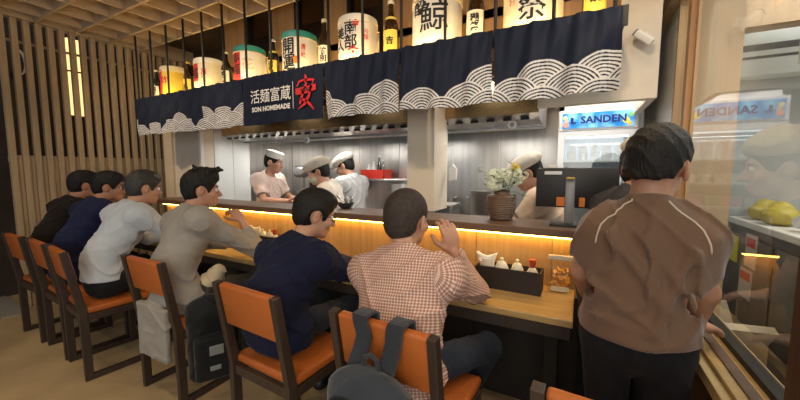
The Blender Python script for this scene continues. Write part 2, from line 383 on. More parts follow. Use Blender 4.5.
tag(MB().box(-3.6, -1.3, 3.01, 3.05, 2.80, 2.812).obj('cove_light_strip', mat('cove_led', (1, .6, .3), .5, emit=(1, .42, .1), estr=2.5)), 'thin orange cove light strip behind the panel openings', 'light strip')
# ---- glass partition on the right
wr = struct(MB().box(.44, .56, .2, 2.62, 0, .75).obj('wall_right', browndark_m))
MB().rbox(.40, .545, .25, 2.02, .755, .80, .0025).obj('window_sill', top_m, wr)
MB().rbox(.372, .40, .25, 2.02, .745, .785, .0025).obj('sill_edge', wood('sill_edge_wood', (.6, .45, .22), (.5, .36, .17), (9, .8, 9), 3, .4), wr)
MB().box(.43, .46, .25, 2.0, .80, .806).obj('sill_groove', ledge_m, wr)
wi = struct(MB().box(.497, .503, 1.14, 2.33, .80, 2.42).obj('window_1', glass_m))
MB().box(.48, .52, 1.14, 2.33, .80, .822).obj('window_bead', black_m, wi)
wi2 = struct(MB().box(.497, .503, 2.38, 2.60, .80, 2.42).obj('window_2', glass_m))
MB().box(.475, .525, 2.575, 2.615, .80, 2.42).obj('window_frame', winwood_m, wi2)
wi3 = struct(MB().box(.497, .503, .3, 1.04, .80, 2.42).obj('window_3', glass_m))
struct(MB().box(.468, .56, 1.04, 1.14, .80, 2.42).obj('trim_5', browndark_m))
po = struct(MB().box(.50, .68, 2.30, 2.36, .0, 2.42).obj('trim_6', winwood_m))
MB().box(.475, .505, 2.325, 2.385, .80, 2.42).obj('window_frame', wood('warm_frame_wood', (.42, .24, .1), (.34, .18, .07), (9, 9, .8), 2.5, .5), po)
struct(MB().box(.43, .60, .2, 3.56, 2.42, 2.56).obj('trim_7', winwood_m))
struct(MB().box(.46, .58, .2, 3.56, 2.56, 3.07).obj('wall_right_upper', winwood_m))
struct(MB().box(.49, .56, 2.64, 3.78, 0, 2.42).obj('wall_pilaster', white_m))
# ---- room behind the glass
struct(MB().box(.56, 3.1, 3.18, 3.24, 0, 2.8).obj('wall_back_room', grey_m))
struct(MB().box(2.7, 2.76, .3, 3.2, 0, 2.8).obj('wall_back_room_side', white_m))
struct(MB().box(.58, 2.8, .2, 3.24, 2.7, 2.76).obj('ceiling_back_room', white_m))
struct(MB().box(.60, 2.7, 2.62, 2.74, 2.21, 2.40).obj('trim_8', winwood_m))
ac = thing('air_conditioner', 'white slim air conditioner with two dark slots behind the glass', 'air conditioner', (1.16, 3.18, 2.02))
MB().rbox(-.30, .34, -.16, 0, 0, .34, .02).obj('body', mat('ac_white', (.62, .66, .63), .5), ac, True)
MB().box(-.27, .16, -.163, -.155, .155, .195).obj('air_slot', plast_m, ac)
MB().box(-.27, .13, -.163, -.155, .105, .122).obj('air_slot', plast_m, ac)
ve = thing('louvre_vent', 'small white louvred vent on the wood beam behind the glass', 'vent', (1.03, 2.62, 1.98))
MB().box(-.035, .10, -.02, 0, 0, .2).obj('frame', white_m, ve)
for k in range(7): MB().box(-.03, .09, -.032, -.018, .012 + .027 * k, .022 + .027 * k).obj('slat', white_m, ve)
# preparation counter behind the glass
pc = thing('steel_prep_counter', 'dark steel preparation counter with pale top behind the glass', 'counter', (.93, 2.3, 0))
MB().rbox(.0, .62, -1.05, .86, 1.06, 1.10, .006).obj('worktop', mat('pale_top', (.72, .7, .66), .35), pc)
MB().box(.02, .6, -1.03, .84, .08, 1.06).obj('cabinet', mat('cabinet_dark', (.13, .11, .09), .45, .3, var=.15), pc)
for k in range(3): MB().rbox(.005, .02, -1.0 + .62 * k, -.42 + .62 * k, .12, 1.0, .006).obj('door', mat('cabinet_door', (.17, .15, .12), .4, .4, var=.15), pc)
def note(name, label, y, z, w_, h_, m, txt=None):
    t = thing(name, label, 'notice', (.934, y, z)); MB().box(-.006, 0, -w_ / 2, w_ / 2, -h_ / 2, h_ / 2).obj('paper', m, t)
    if txt: MB().box(-.008, -.006, -w_ * .4, w_ * .4, h_ * .12, h_ * .4).obj('red_print', mat('red_print', (.6, .03, .03), .6), t)
    return t
yel = mat('yellow_paper', (.75, .66, .06), .6); npp = mat('notice_paper', (.55, .5, .42), .6)
note('yellow_sticker', 'small yellow sticker on the steel counter behind the glass', 3.0, .9, .1, .17, yel)
note('paper_notice', 'upper paper notice with red heading on the prep counter', 2.76, .93, .14, .2, npp, 1)
note('paper_notice', 'lower paper notice with red heading on the prep counter', 2.80, .72, .16, .18, npp, 1)
bt = thing('white_spray_bottle', 'white plastic bottle lying tilted on the prep counter behind glass', 'bottle', (1.02, 2.42, 1.10))
MB().lathe([(.012, 0), (.034, .01), (.037, .05), (.037, .14), (.02, .18), (.014, .2), (.014, .23)], 16).obj('bottle_body', mat('white_plastic', (.8, .8, .78), .4), bt, True)
bt.rotation_euler = (R(60), 0, R(10)); bt.location = (1.02, 2.52, 1.137)
for k, (x, y, s_) in enumerate([(1.03, 2.74, .9), (1.24, 2.66, .8), (1.05, 2.98, .85)]):
    S = SDF(); S.ell((0, 0, .06 * s_), (.09 * s_, .10 * s_, .065 * s_)); S.ell((.02, .04, .10 * s_), (.05, .05, .05), k=.03); S.wob(folds(.008, 60, k))
    S.cut((0, 0, 0), (0, 0, -1))
    o = link('yellow_bag', S.mesh('yellow_bag', mat('yellow_bag', (.42, .33, .05), .5), .01)); o.location = (x, y, 1.10)
    tag(o, ['crumpled yellow bag on the prep counter nearest the white bottle', 'smaller yellow bag at the inner side of the prep counter', 'yellow bag at the wall end of the prep counter'][1 if k == 1 else (0 if k == 0 else 2)], 'bag', 'yellow bags on the prep counter')
cb = thing('cardboard_box', 'open cardboard box on the floor behind the glass', 'box', (.72, 2.45, 0), 12)
MB().box(-.13, .13, -.16, .16, 0, .52).obj('carton', mat('cardboard', (.42, .28, .15), .8, var=.1), cb)
for s_ in (-1, 1): MB().box(-.13, .13, -.02, .02, .0, .14, Matrix.Rotation(R(35 * s_), 3, 'X')).obj('flap', mat('cardboard_pale', (.6, .5, .36), .8), cb, loc=(0, .16 * -s_ , .50))
# ================================================================== COUNTER
tb = thing('dining_counter', 'long yellow wood dining counter top with dark apron', 'table', (-2.3, 1.85, 0))
MB().rbox(-2.4, 2.30, -.225, .225, .715, .75, .005).obj('table_top', top_m, tb)
MB().box(-2.39, 2.29, -.218, .2, .655, .714).obj('apron', mat('apron_dark', (.035, .024, .018), .6, var=.2), tb)
for k in range(6): MB().box(-2.3 + .895 * k, -2.24 + .895 * k, -.06, 0, .0, .655).obj('leg', black_m, tb)
cp = thing('bar_counter', 'tall bar counter faced with warm lit vertical wood boards', 'counter', (-2.05, 2.09, 0))
MB().box(-2.05, 2.37, .02, .24, 0, 1.05).obj('carcass', dark_m, cp)
for k in range(10): MB().box(-2.05 + .442 * k, -1.611 + .442 * k, -.008, .02, .70, 1.05).obj('board', panel_m, cp)
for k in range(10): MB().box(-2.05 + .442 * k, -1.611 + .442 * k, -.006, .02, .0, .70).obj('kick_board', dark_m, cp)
MB().rbox(-2.2, 2.40, -.085, .27, 1.052, 1.098, .005).obj('ledge', ledge_m, cp)
MB().box(-2.05, 2.38, -.055, -.035, 1.040, 1.051).obj('led_strip', led_m, cp)
# kitchen worktop behind the bar
kw = thing('kitchen_worktop', 'stainless kitchen worktop along the back steel wall', 'worktop', (-2.0, 3.52, 0))
MB().rbox(-1.86, 1.75, -.16, .24, .86, .90, .006).obj('worktop', steel_m, kw)
MB().box(-1.84, 1.73, -.13, .24, .1, .86).obj('cabinet', steel2_m, kw)
# ================================================================== SHELF, RODS, NOREN
sh = thing('bottle_shelf', 'long wooden overhead shelf holding barrels and bottles', 'shelf', (-2.14, 2.24, 2.187))
MB().box(-2.31, 2.315, -.20, .26, 0, .035).obj('board', wood('shelf_wood', (.2, .12, .06), (.14, .08, .04), (.8, 9, 9), 3, .5), sh)
MB().box(-2.31, 2.315, -.215, -.20, -.06, .036).obj('front_edge', black_m, sh)
MB().box(-2.28, 2.30, -.155, -.135, .035, .043).obj('led_strip', led2_m, sh)
MB().box(-2.28, 2.30, .225, .245, .035, .043).obj('led_strip', led2_m, sh)
for k in range(16):
    rd = thing('hanger_rod', ('black steel hanger rod between ceiling and bottle shelf' ), 'rod', (-4.51 + .3106 * k + (-.03 if k == 15 else 0), 2.057, 2.222), 0, 'hanger rods along the bottle shelf')
    MB().lathe([(.0105, 0), (.0105, CEIL - 2.222)], 8).obj('rod', black_m, rd, True); MB().lathe([(.02, 0), (.02, .0025)], 10).obj('foot_plate', black_m, rd)
navy = (.008, .013, .030); silver = (.62, .62, .62)
def noren(name, label, x0, x1, seed, waves=True, ztop=2.205, h=.40, rows=3):
    W = x1 - x0; nx = int(W / .003); nz = int(h / .003); r0 = random.Random(seed)
    s = np.linspace(0, W, nx + 1)[:, None]; t = np.linspace(0, h, nz + 1)[None, :]
    ph = seed * 1.7; fall = (t / h)
    y = -.012 + .015 * np.sin(2 * math.pi * s / .23 + ph) * (.25 + fall) + .010 * np.sin(2 * math.pi * s / .11 + 2 * ph + 3 * fall) * (1 - .4 * fall) + .004 * np.sin(26 * s + 30 * t + ph)
    if not waves: y = -.018 + (y + .012) * .30
    y = y + .004 * np.sin(2 * math.pi * s / .052 + ph) * np.clip(1 - t / .05, 0, 1)
    z = ztop - t - .006 * np.sin(2 * math.pi * s / W * 1.0 + ph) * fall + 0 * s
    X = x0 + s + .004 * np.sin(12 * t + ph) * fall; Y = 1.99 + y; V = np.stack([X + 0 * t, Y, z], -1).reshape(-1, 3)
    colr = np.zeros((nx + 1, nz + 1, 4)); colr[...] = (*navy, 1)
    if waves:
        up = h - t; Rr = .150; ring = .0175
        circ = []
        for row, zc in ((3, .058), (2, -.012), (1, -.080)):
            if rows < 3: zc -= .018
            off = (0 if row % 2 else .142)
            for i in range(-1, 5):
                cx = off + i * .284 - .03 * (seed % 3)
                if row == 3 and r0.random() < (.34 if rows == 3 else .5): continue
                circ.append((cx, zc + (r0.random() - .5) * .012, Rr * (1 + (r0.random() - .5) * .12)))
        for cx, zc, rr in circ:
            d = np.sqrt((s - cx) ** 2 + (up - zc) ** 2); inn = d < rr
            band = ((rr - d) % ring) < ring * .58
            colr[inn & band] = (*silver, 1); colr[inn & ~band] = (*navy, 1)
    I = np.arange((nx + 1) * (nz + 1)).reshape(nx + 1, nz + 1)
    Fq = np.stack([I[:-1, :-1], I[:-1, 1:], I[1:, 1:], I[1:, :-1]], -1).reshape(-1, 4)
    me = bpy.data.meshes.new('cloth'); me.from_pydata((V - np.array([(x0 + x1) / 2, 1.995, ztop - h])).tolist(), [], Fq.tolist())
    a = me.color_attributes.new('print', 'FLOAT_COLOR', 'POINT'); a.data.foreach_set('color', colr.reshape(-1).astype(np.float32))
    me.polygons.foreach_set('use_smooth', [True] * len(me.polygons)); me.materials.append(NOREN_M); me.update()
    root = thing('noren_curtain', label, 'curtain', ((x0 + x1) / 2, 1.995, ztop - h), 0, None)
    c = link('cloth', me, root); so = c.modifiers.new('thickness', 'SOLIDIFY'); so.thickness = .002; so.offset = 1
    MB().box(-W / 2 + .004, W / 2 - .004, .012, .022, h - .02, h + .002).obj('hanging_bar', black_m, root)
    return root
def noren_mat():
    m = bpy.data.materials.new('noren_cloth'); m.use_nodes = True; nt = m.node_tree; b = nt.nodes['Principled BSDF']
    a = nt.nodes.new('ShaderNodeAttribute'); a.attribute_name = 'print'; nt.links.new(a.outputs['Color'], b.inputs['Base Color']); b.inputs['Roughness'].default_value = .7
    b.inputs['Sheen Weight'].default_value = .05; b.inputs['Specular IOR Level'].default_value = .2; b.inputs['Sheen Tint'].default_value = (.4, .55, .9, 1); return m
NOREN_M = noren_mat()
noren('n', 'navy curtain panel with low silver waves beside the slatted screen', -4.43, -3.82, 1, rows=2)
noren('n', 'navy wave curtain panel in front of the plaster pier', -3.815, -3.18, 2, rows=2)
noren('n', 'narrow navy wave curtain panel beside the lettered panel', -3.165, -2.61, 3)
lg = noren('n', 'plain navy curtain panel with white lettering and red emblem', -2.60, -1.70, 4, waves=False)
noren('n', 'navy wave curtain panel right beside the lettered panel', -1.685, -1.07, 5)
noren('n', 'navy wave curtain panel in front of the cream column', -1.055, -.47, 6)
noren('n', 'navy curtain panel with tall white waves beside the beige bulkhead', -.455, .15, 7)
ink_w = mat('white_print', (.78, .78, .76), .7); ink_r = mat('emblem_red', (.62, .015, .02), .6); ink_k = mat('black_ink', (.012, .012, .014), .7)
def flat_text(txt, size, x, z, y, m, parent, bold=0., sx=1., name='lettering', align='CENTER', line=1.):
    V, Fc = text_geo(txt, size, bold, align, line); V = [(x + v[0] * sx, y, z + v[1]) for v in V]
    return link(name, raw_mesh(name, V, Fc, m), parent)
flat_text('活麺富蔵', .118, -.10, .215, -.0385, ink_w, lg, .0006, 1.0)
flat_text('SON HOMEMADE', .053, -.10, .118, -.0385, ink_w, lg, .0022, 1.06)
MB().box(.155, .159, -.0395, -.0375, .095, .30).obj('divider_line', ink_w, lg)
# red emblem drawn as brush strokes
em = MB()
def stroke(pts, wd):
    L_, R_ = [], []
    for i, p in enumerate(pts):
        a = pts[max(i - 1, 0)]; b = pts[min(i + 1, len(pts) - 1)]; dx, dz = b[0] - a[0], b[1] - a[1]; n = math.hypot(dx, dz) or 1
        ww = wd[i] if hasattr(wd, '__len__') else wd; L_.append((p[0] - dz / n * ww, p[1] + dx / n * ww)); R_.append((p[0] + dz / n * ww, p[1] - dx / n * ww))
    V = [(a, -.0385, b) for a, b in L_ + R_]; n = len(pts); em.add(V, [(i, i + 1, n + i + 1, n + i) for i in range(n - 1)])
ex, ez = .285, .205
def S_(pts, wd): stroke([(ex + a, ez + b) for a, b in pts], wd)
S_([(-.10, .012), (.0, .016), (.105, .03)], [.024, .026, .022])
S_([(.0, .13), (.012, .10), (.0, .07)], [.006, .013, .006])
S_([(-.085, .05), (-.06, .085), (-.01, .092), (.05, .088), (.085, .082), (.07, .05)], [.005, .009, .008, .009, .011, .004])
S_([(.015, .07), (-.02, .01), (-.045, -.05), (-.06, -.085)], [.010, .012, .012, .006])
S_([(.06, .045), (.035, -.03), (-.01, -.085), (-.075, -.12)], [.011, .012, .010, .003])
S_([(-.05, -.045), (0, -.06), (.045, -.095), (.085, -.135)], [.007, .011, .011, .003])
em.obj('emblem', ink_r, lg)
flat_text('INABA', .034, ex, ez + .018, -.0405, mat('emblem_dark', (.05, .012, .016), .7), lg, .001)
# ================================================================== BARRELS AND BOTTLES
def on_cyl(V, r, th0, zc, off=.003):
    out = []
    for x, y, _ in V:
        a = th0 + x / r; out.append(((r + off) * math.sin(a), -(r + off) * math.cos(a), zc + y))
    return out
def cyl_patch(r, th0, th1, z0, z1, m, name, parent, off=.0018, n=14):
    V = []; Fc = []
    for i in range(n + 1):
        a = th0 + (th1 - th0) * i / n
        for z in (z0, z1): V.append(((r + off) * math.sin(a), -(r + off) * math.cos(a), z))
    for i in range(n): Fc.append((2 * i, 2 * i + 2, 2 * i + 3, 2 * i + 1))
    me = raw_mesh(name, V, Fc, m); me.polygons.foreach_set('use_smooth', [True] * len(me.polygons)); return link(name, me, parent)
straw = mat('barrel_straw', (.72, .62, .42), .75, var=.12, vscale=14, stretch=(1, 1, 6), bump=.3, bscale=60)
SHZ = 2.223
def barrel(label, x, r, h, body, topc, prints, patch=None):
    k_ = .87; r *= .93; h *= k_; prints = [(a, b * k_, c, d * k_, e, f) for a, b, c, d, e, f in prints]
    if patch: patch = (patch[0], patch[1], patch[2] * k_, patch[3] * k_, patch[4])
    b = thing('sake_barrel', label, 'barrel', (x, 2.265 if r < .165 else 2.285, SHZ), 0, 'straw wrapped barrels on the bottle shelf')
    MB().lathe([(r * .96, 0), (r, .03), (r * 1.0, h * .5), (r * 1.0, h - .05), (r * .985, h - .045)], 36).obj('barrel_body', body, b, True)
    MB().lathe([(r * 1.0, h - .05), (r * 1.03, h - .03), (r * .99, h), (r * .9, h + .008), (r * .86, h - .005), (.001, h - .006)], 36).obj('rim', topc, b, True)
    MB().tube([(1.005 * r * math.sin(a), -1.005 * r * math.cos(a), h - .055) for a in np.linspace(0, 2 * math.pi, 36, endpoint=False)], .0045, 6, True).obj('rope_band', straw, b, True)
    if patch: cyl_patch(r, *patch, 'label_patch', b)
    for txt, size, th, zc, m, bold in prints:
        V, Fc = text_geo(txt, size, bold, 'CENTER', .92, 1); link('lettering', raw_mesh('lettering', on_cyl(V, r, th, zc), Fc, m), b)
    return b
cream = mat('barrel_cream', (.74, .68, .52), .6, var=.05); whiteb = mat('barrel_white', (.78, .75, .68), .6, var=.04); teal = mat('rim_teal', (.03, .26, .24), .5)
redp = mat('print_red', (.6, .03, .035), .6); yb = mat('barrel_yellow', (.72, .5, .05), .6, var=.08)
barrel('yellow sake barrel with red front patch at the screen end', -4.15, .15, .40, yb, straw, [('松竹', .09, .25, .22, redp, .003)], (-.55, .05, .02, .36, redp))
barrel('cream sake barrel with red oval label and red side writing', -3.50, .155, .385, cream, whiteb, [('清\n酒', .06, .62, .2, redp, .002), ('福', .13, -.12, .2, ink_k, .0015)], (-.5, .2, .12, .32, redp))
barrel('white sake barrel with red front panel and teal rim', -2.86, .155, .40, whiteb, teal, [('寿\n福', .12, -.1, .2, ink_k, .0015), ('花', .13, .72, .2, mat('print_pale', (.6, .45, .3), .6), 0)], (-.55, .28, .03, .34, redp))
barrel('white sake barrel with large black two-character brushwork and teal rim', -2.21, .158, .41, whiteb, teal, [('開\n運', .165, .02, .18, ink_k, .0025), ('清\n酒\n銘', .045, .95, .22, redp, .001), ('●', .10, .52, .13, mat('print_orange', (.66, .2, .04), .6), 0)])
barrel('white sake barrel with four black characters and red seal', -1.59, .165, .41, whiteb, whiteb, [('南\n部', .125, .22, .23, ink_k, .002), ('美\n人', .11, -.42, .2, ink_k, .002), ('✿', .13, .36, .09, redp, .004), ('✿', .07, .5, .33, redp, .002), ('吟\n醸', .05, 1.0, .24, redp, 0)])
barrel('large white sake barrel with huge sweeping black brush characters', -.93, .185, .43, whiteb, straw, [('酔', .13, -.36, .31, ink_k, .0015), ('鯨', .24, .24, .22, ink_k, .0015)])
barrel('large cream sake barrel with framed black brush characters', -.30, .185, .43, cream, straw, [('獺\n祭', .18, .10, .22, ink_k, .0025), ('旭\n酒', .06, -.55, .24, redp, .002), ('純\n米', .06, .75, .24, redp, .002)], (-.35, .55, .05, .40, whiteb))
brown_g = mat('brown_bottle', (.03, .012, .005), .12, coat=.6); green_g = mat('green_bottle', (.012, .03, .012), .12, coat=.6); black_g = mat('black_bottle', (.01, .009, .009), .12, coat=.6)
labw = mat('label_white', (.78, .72, .6), .6); laby = mat('label_yellow', (.78, .56, .1), .6); labp = mat('paper_neck', (.65, .55, .12), .5)
def bottle(label, x, m, lm, txt, neck=None, th=.3, r=.05, h=.40, cap=None):
    h *= .9
    b = thing('sake_bottle', label, 'bottle', (x, 2.23, SHZ), 0, 'tall bottles on the bottle shelf')
    MB().lathe([(r * .8, 0), (r, .0025), (r, h * .56), (r * .9, h * .64), (r * .42, h * .78), (r * .33, h * .85), (r * .33, h * .95), (r * .38, h * .955), (r * .38, h * .985)], 24).obj('bottle_body', m, b, True)
    MB().lathe([(r * .44, h * .965), (r * .44, h * 1.02), (r * .3, h * 1.03)], 16).obj('cap', cap or labw, b, True)
    cyl_patch(r, th - 1.1, th + 1.1, .03, h * .5, lm, 'label_paper', b, .0012)
    if neck: cyl_patch(r * .62, th - 1.4, th + 1.4, h * .66, h * .73, neck, 'neck_label', b, .006)
    V, Fc = text_geo(txt, .058, .002, 'CENTER', .95, 1); link('lettering', raw_mesh('lettering', on_cyl(V, r, th, .03 + h * .235, .003), Fc, ink_k), b)
bottle('green bottle with cream label at the screen end of the shelf', -4.46, green_g, labw, '純\n米')
bottle('brown bottle with amber label and gold cap', -3.82, brown_g, laby, '上\n善', cap=laby)
bottle('black bottle with small cream label beside the red panelled barrel', -3.17, black_g, labw, '真\n澄')
bottle('black bottle with yellow neck band and amber label', -2.50, black_g, laby, '吉\n乃', labp, cap=labw)
bottle('brown bottle with white label between the two-character and four-character barrels', -1.90, brown_g, labw, '特\n別', h=.46, th=.35)
bottle('brown bottle with yellow neck paper and gold label', -1.27, brown_g, laby, '吉', labp, .3, .056, .46)
bottle('brown bottle with tall white label beside the cream column barrel', -.64, brown_g, labw, '獺\n祭', None, .15, .058, .46)
bottle('brown bottle with yellow label at the bulkhead end of the shelf', .03, brown_g, laby, '醸', None, .1, .06, .46)
# ================================================================== CHAIRS
def make_chair(label, loc, rz):
    t = thing('dining_chair', label, 'chair', loc, rz, 'orange leather dining chairs along the counter')
    for s in (-1, 1):
        x = .205 * s
        MB().prism([(-.215, 0), (-.17, 0), (-.175, .47), (-.250, .90), (-.287, .895), (-.222, .47)], x - .016, x + .016, 'yz').obj('back_post', chairwood_m, t, bev=.003)
        MB().prism([(.16, 0), (.20, 0), (.20, .455), (.16, .455)], x - .016, x + .016, 'yz').obj('front_leg', chairwood_m, t, bev=.003)
        MB().box(x - .016, x + .016, -.17, .16, .0, .038).obj('floor_runner', chairwood_m, t, bev=.003)
        MB().box(x - .016, x + .016, -.185, .16, .41, .455).obj('seat_rail', chairwood_m, t, bev=.003)
    MB().box(-.189, .189, .165, .195, .41, .455).obj('front_rail', chairwood_m, t, bev=.003)
    MB().box(-.189, .189, -.21, -.18, .41, .455).obj('rear_rail', chairwood_m, t, bev=.003)
    MB().rbox(-.215, .215, -.19, .225, .456, .502, .016, 3).obj('seat', orange_m, t, True)
    Mx = Matrix.Translation((0, -.243, .785)) @ Matrix.Rotation(R(9.5), 4, 'X')
    MB().rbox(-.188, .188, -.016, .022, -.105, .108, .012, 3, M=Mx).obj('backrest', orange_m, t, True)
    return t
CH = [('orange chair of the man in light blue shirt', -3.06, 1.12, -6), ('orange chair of the man in long grey shirt', -2.265, 1.26, 0),
      ('orange chair of the man in navy t-shirt beside the black backpack', -1.275, 1.21, -3), ('orange chair with a grey backpack slung over its back', -.575, 1.215, -3),
      ('empty orange chair behind the standing man', .155, 1.09, -4), ('orange chair of the man in navy shirt and glasses', -3.53, 1.15, -3), ('orange chair beside the slatted screen', -4.06, 1.15, 0)]
c0 = make_chair(CH[0][0], (CH[0][1], CH[0][2], 0), CH[0][3]); CHAIRS = [c0]
for lb, x, y, rz in CH[1:]:
    c = copy_tree(c0); c.location = (x, y, 0); c.rotation_euler = (0, 0, R(rz)); c['label'] = lb; CHAIRS.append(c)
# ================================================================== BACKPACKS
bag_m = fabric('black_nylon', (.008, .009, .009), .2, .6, .2, 20, .1); bag2_m = fabric('charcoal_nylon', (.032, .038, .048), .2, .7, .25, 16, .3)
strap_m = fabric('grey_strap', (.03, .034, .042), .15, .8, .2, 60, .2)
def ribbon(pts, width, thick, side, name, m, parent):
    mb = MB(); V = []; side = Vector(side).normalized(); pts = [Vector(p) for p in pts]; n = len(pts)
    for i, p in enumerate(pts):
        t = (pts[min(i + 1, n - 1)] - pts[max(i - 1, 0)]).normalized(); nn = side.cross(t).normalized()
        V += [p - side * width / 2 - nn * thick / 2, p + side * width / 2 - nn * thick / 2, p + side * width / 2 + nn * thick / 2, p - side * width / 2 + nn * thick / 2]
    Fc = [(4 * i + k, 4 * i + (k + 1) % 4, 4 * i + 4 + (k + 1) % 4, 4 * i + 4 + k) for i in range(n - 1) for k in range(4)] + [(3, 2, 1, 0), (4 * n - 4, 4 * n - 3, 4 * n - 2, 4 * n - 1)]
    return mb.add(V, Fc).obj(name, m, parent, True)
# grey backpack slung over the check-shirt man's chair (chair origin -.575, 1.215)
bp = thing('backpack', 'charcoal backpack hung by its straps over an orange chair back', 'backpack', (-.575, .87, .34), -3)
S = SDF(); S.box((0, 0, .19), (.15, .075, .19), .06); S.ell((0, -.02, .36), (.145, .07, .085), k=.05); S.wob(folds(.006, 40, 1))
link('bag_body', S.mesh('bag_body', bag2_m, .009), bp)
S = SDF(); S.box((.0, -.075, .16), (.11, .035, .12), .03); S.wob(folds(.004, 50, 2)); link('front_pocket', S.mesh('front_pocket', bag_m, .009), bp)
MB().tube([(.10 * math.cos(a), -.088 - .01 * math.sin(a), .33 + .045 * math.sin(a)) for a in np.linspace(-.1, math.pi + .1, 16)], .006, 6).obj('zip', bag_m, bp, True)
for s, dx in ((-1, -.07), (1, .05)):
    ribbon([(dx - .005, .0, .40), (dx - .004, .045, .46), (dx, .058, .50), (dx + .01 * s, .050, .56), (dx + .015 * s, .052, .574), (dx + .015 * s, .105, .576), (dx + .015 * s, .125, .565), (dx + .015 * s, .145, .44)], .062, .010, (1, 0, 0), 'strap', strap_m, bp)
MB().tube([(-.03, .0, .43), (-.025, -.0, .47), (.0, -.0, .482), (.025, -.0, .47), (.03, .0, .43)], .008, 6).obj('haul_loop', strap_m, bp, True)
# black backpack beside the navy man's chair
bp = thing('backpack', 'black backpack hanging beside the chair between two diners', 'backpack', (-1.665, 1.03, .33), 62)
S = SDF(); S.box((0, 0, .20), (.12, .075, .20), .06); S.ell((0, 0, .38), (.115, .07, .07), k=.05); S.wob(folds(.007, 34, 3))
link('bag_body', S.mesh('bag_body', bag_m, .009), bp)
S = SDF(); S.box((0, -.07, .15), (.095, .04, .12), .03); S.wob(folds(.004, 50, 2)); link('front_pocket', S.mesh('front_pocket', bag_m, .009), bp)
MB().rbox(-.03, .035, -.116, -.108, .17, .22, .004).obj('logo_patch', mat('reflective_patch', (.16, .17, .17), .3), bp)
MB().rbox(-.03, .02, -.113, -.106, .09, .115, .004).obj('logo_patch', MATS['reflective_patch'], bp)
ribbon([(.07, .07, .40), (.09, .10, .36), (.10, .11, .20), (.10, .10, .0), (.10, .10, -.12)], .035, .006, (1, 0, 0), 'strap', strap_m, bp)
ribbon([(-.06, .07, .40), (-.07, .105, .33), (-.07, .10, .15), (-.06, .08, .04)], .045, .010, (1, 0, 0), 'strap', strap_m, bp)
MB().tube([(-.02, .02, .43), (-.01, .04, .475), (.03, .045, .475), (.04, .02, .43)], .008, 6).obj('haul_loop', strap_m, bp, True)
S = SDF(); S.ell((0, 0, .03), (.06, .05, .045)); S.ell((.02, .02, .07), (.035, .04, .04), k=.03); S.wob(folds(.010, 70, 2)); S.cut((0, 0, 0), (0, 0, -1))
o = link('crumpled_cloth', S.mesh('crumpled_cloth', fabric('tan_cloth', (.42, .34, .22), .3), .007)); o.location = (-1.72, 1.07, .805); tag(o, 'crumpled tan cloth lying on top of the black backpack', 'cloth')
# ================================================================== TABLE PROPS
ceram = mat('glazed_ceramic', (.62, .6, .5), .25, var=.1, vscale=30, coat=.3); tray_m = mat('tray_black', (.014, .011, .010), .45, var=.2); paper_m = mat('tissue_paper', (.82, .78, .68), .8)
def tray(x, label):
    t = thing('condiment_tray', label, 'tray', (x, 1.935, .75), -1)
    for a in [(-.178, .178, -.062, -.052), (-.178, .178, .052, .062), (-.178, -.168, -.052, .052), (.168, .178, -.052, .052)]: MB().box(*a, 0, .125).obj('side_board', tray_m, t, bev=.002)
    MB().box(-.168, .168, -.052, .052, .0, .012).obj('base_board', tray_m, t); MB().box(-.168, .168, -.052, .052, .012, .06).obj('inner_step', tray_m, t)
    return t
def napkin_cup(x, lb, y=1.935, s=1.):
    t = thing('napkin_cup', lb, 'cup', (x, y, .811)); MB().lathe([(.034, 0), (.037, .01), (.04, .10), (.036, .10), (.033, .012), (.001, .012)], 20).obj('cup', mat('cup_cream', (.66, .62, .52), .5), t, True)
    n = MB(); V = []; K = 12
    for i in range(K + 1):
        for j in range(5):
            a = -1 + 2 * i / K; b = j / 4
            V.append((a * (.028 + .028 * b), .02 * (j % 2 - .5) * .5 + .012 * math.sin(3 * a), .04 + b * (.075 + .022 * abs(a) ** 1.2)))
    n.add(V, [(i * 5 + j, i * 5 + j + 1, i * 5 + 5 + j + 1, i * 5 + 5 + j) for i in range(K) for j in range(4)])
    o = n.obj('napkin', paper_m, t, True); sm = o.modifiers.new('thickness', 'SOLIDIFY'); sm.thickness = .016
def pot(x, lb, r, y=1.935, lid=True):
    t = thing('condiment_pot', lb, 'pot', (x, y, .811)); MB().lathe([(r * .6, 0), (r * .95, .018), (r, .04), (r * .9, .06), (r * .72, .07)], 24).obj('pot_body', ceram, t, True)
    MB().lathe([(r * .8, .068), (r * .6, .085), (r * .25, .092), (r * .2, .098), (r * .28, .106), (r * .1, .112)], 24).obj('lid', ceram, t, True)
def sauce(x, lb, y=1.935):
    t = thing('sauce_bottle', lb, 'bottle', (x, y, .811)); MB().lathe([(.03, 0), (.036, .012), (.036, .04), (.02, .065), (.015, .075)], 24).obj('bottle_body', ceram, t, True)
    MB().lathe([(.014, .074), (.0145, .09), (.019, .105), (.019, .118), (.012, .122)], 16).obj('red_stopper', mat('red_stopper', (.42, .05, .02), .4), t, True)
tray(-.335, 'black condiment tray beside the clear snack pouch'); napkin_cup(-.455, 'cup of folded napkins in the tray beside the snack pouch')
pot(-.375, 'rounder lidded ceramic pot next to the napkins by the snack pouch', .040); pot(-.29, 'lower lidded ceramic pot beside the red-stoppered bottle', .036); sauce(-.21, 'ceramic sauce bottle with red stopper by the snack pouch')
tray(-2.34, 'black condiment tray between the grey-shirted and navy diners'); napkin_cup(-2.447, 'cup of folded napkins in the tray by the grey-shirted diner')
pot(-2.365, 'lidded ceramic pot next to the napkins by the grey-shirted diner', .04); pot(-2.285, 'lidded ceramic pot beside the dark red stopper by the navy diner', .036); sauce(-2.22, 'ceramic sauce bottle with red stopper by the navy diner')
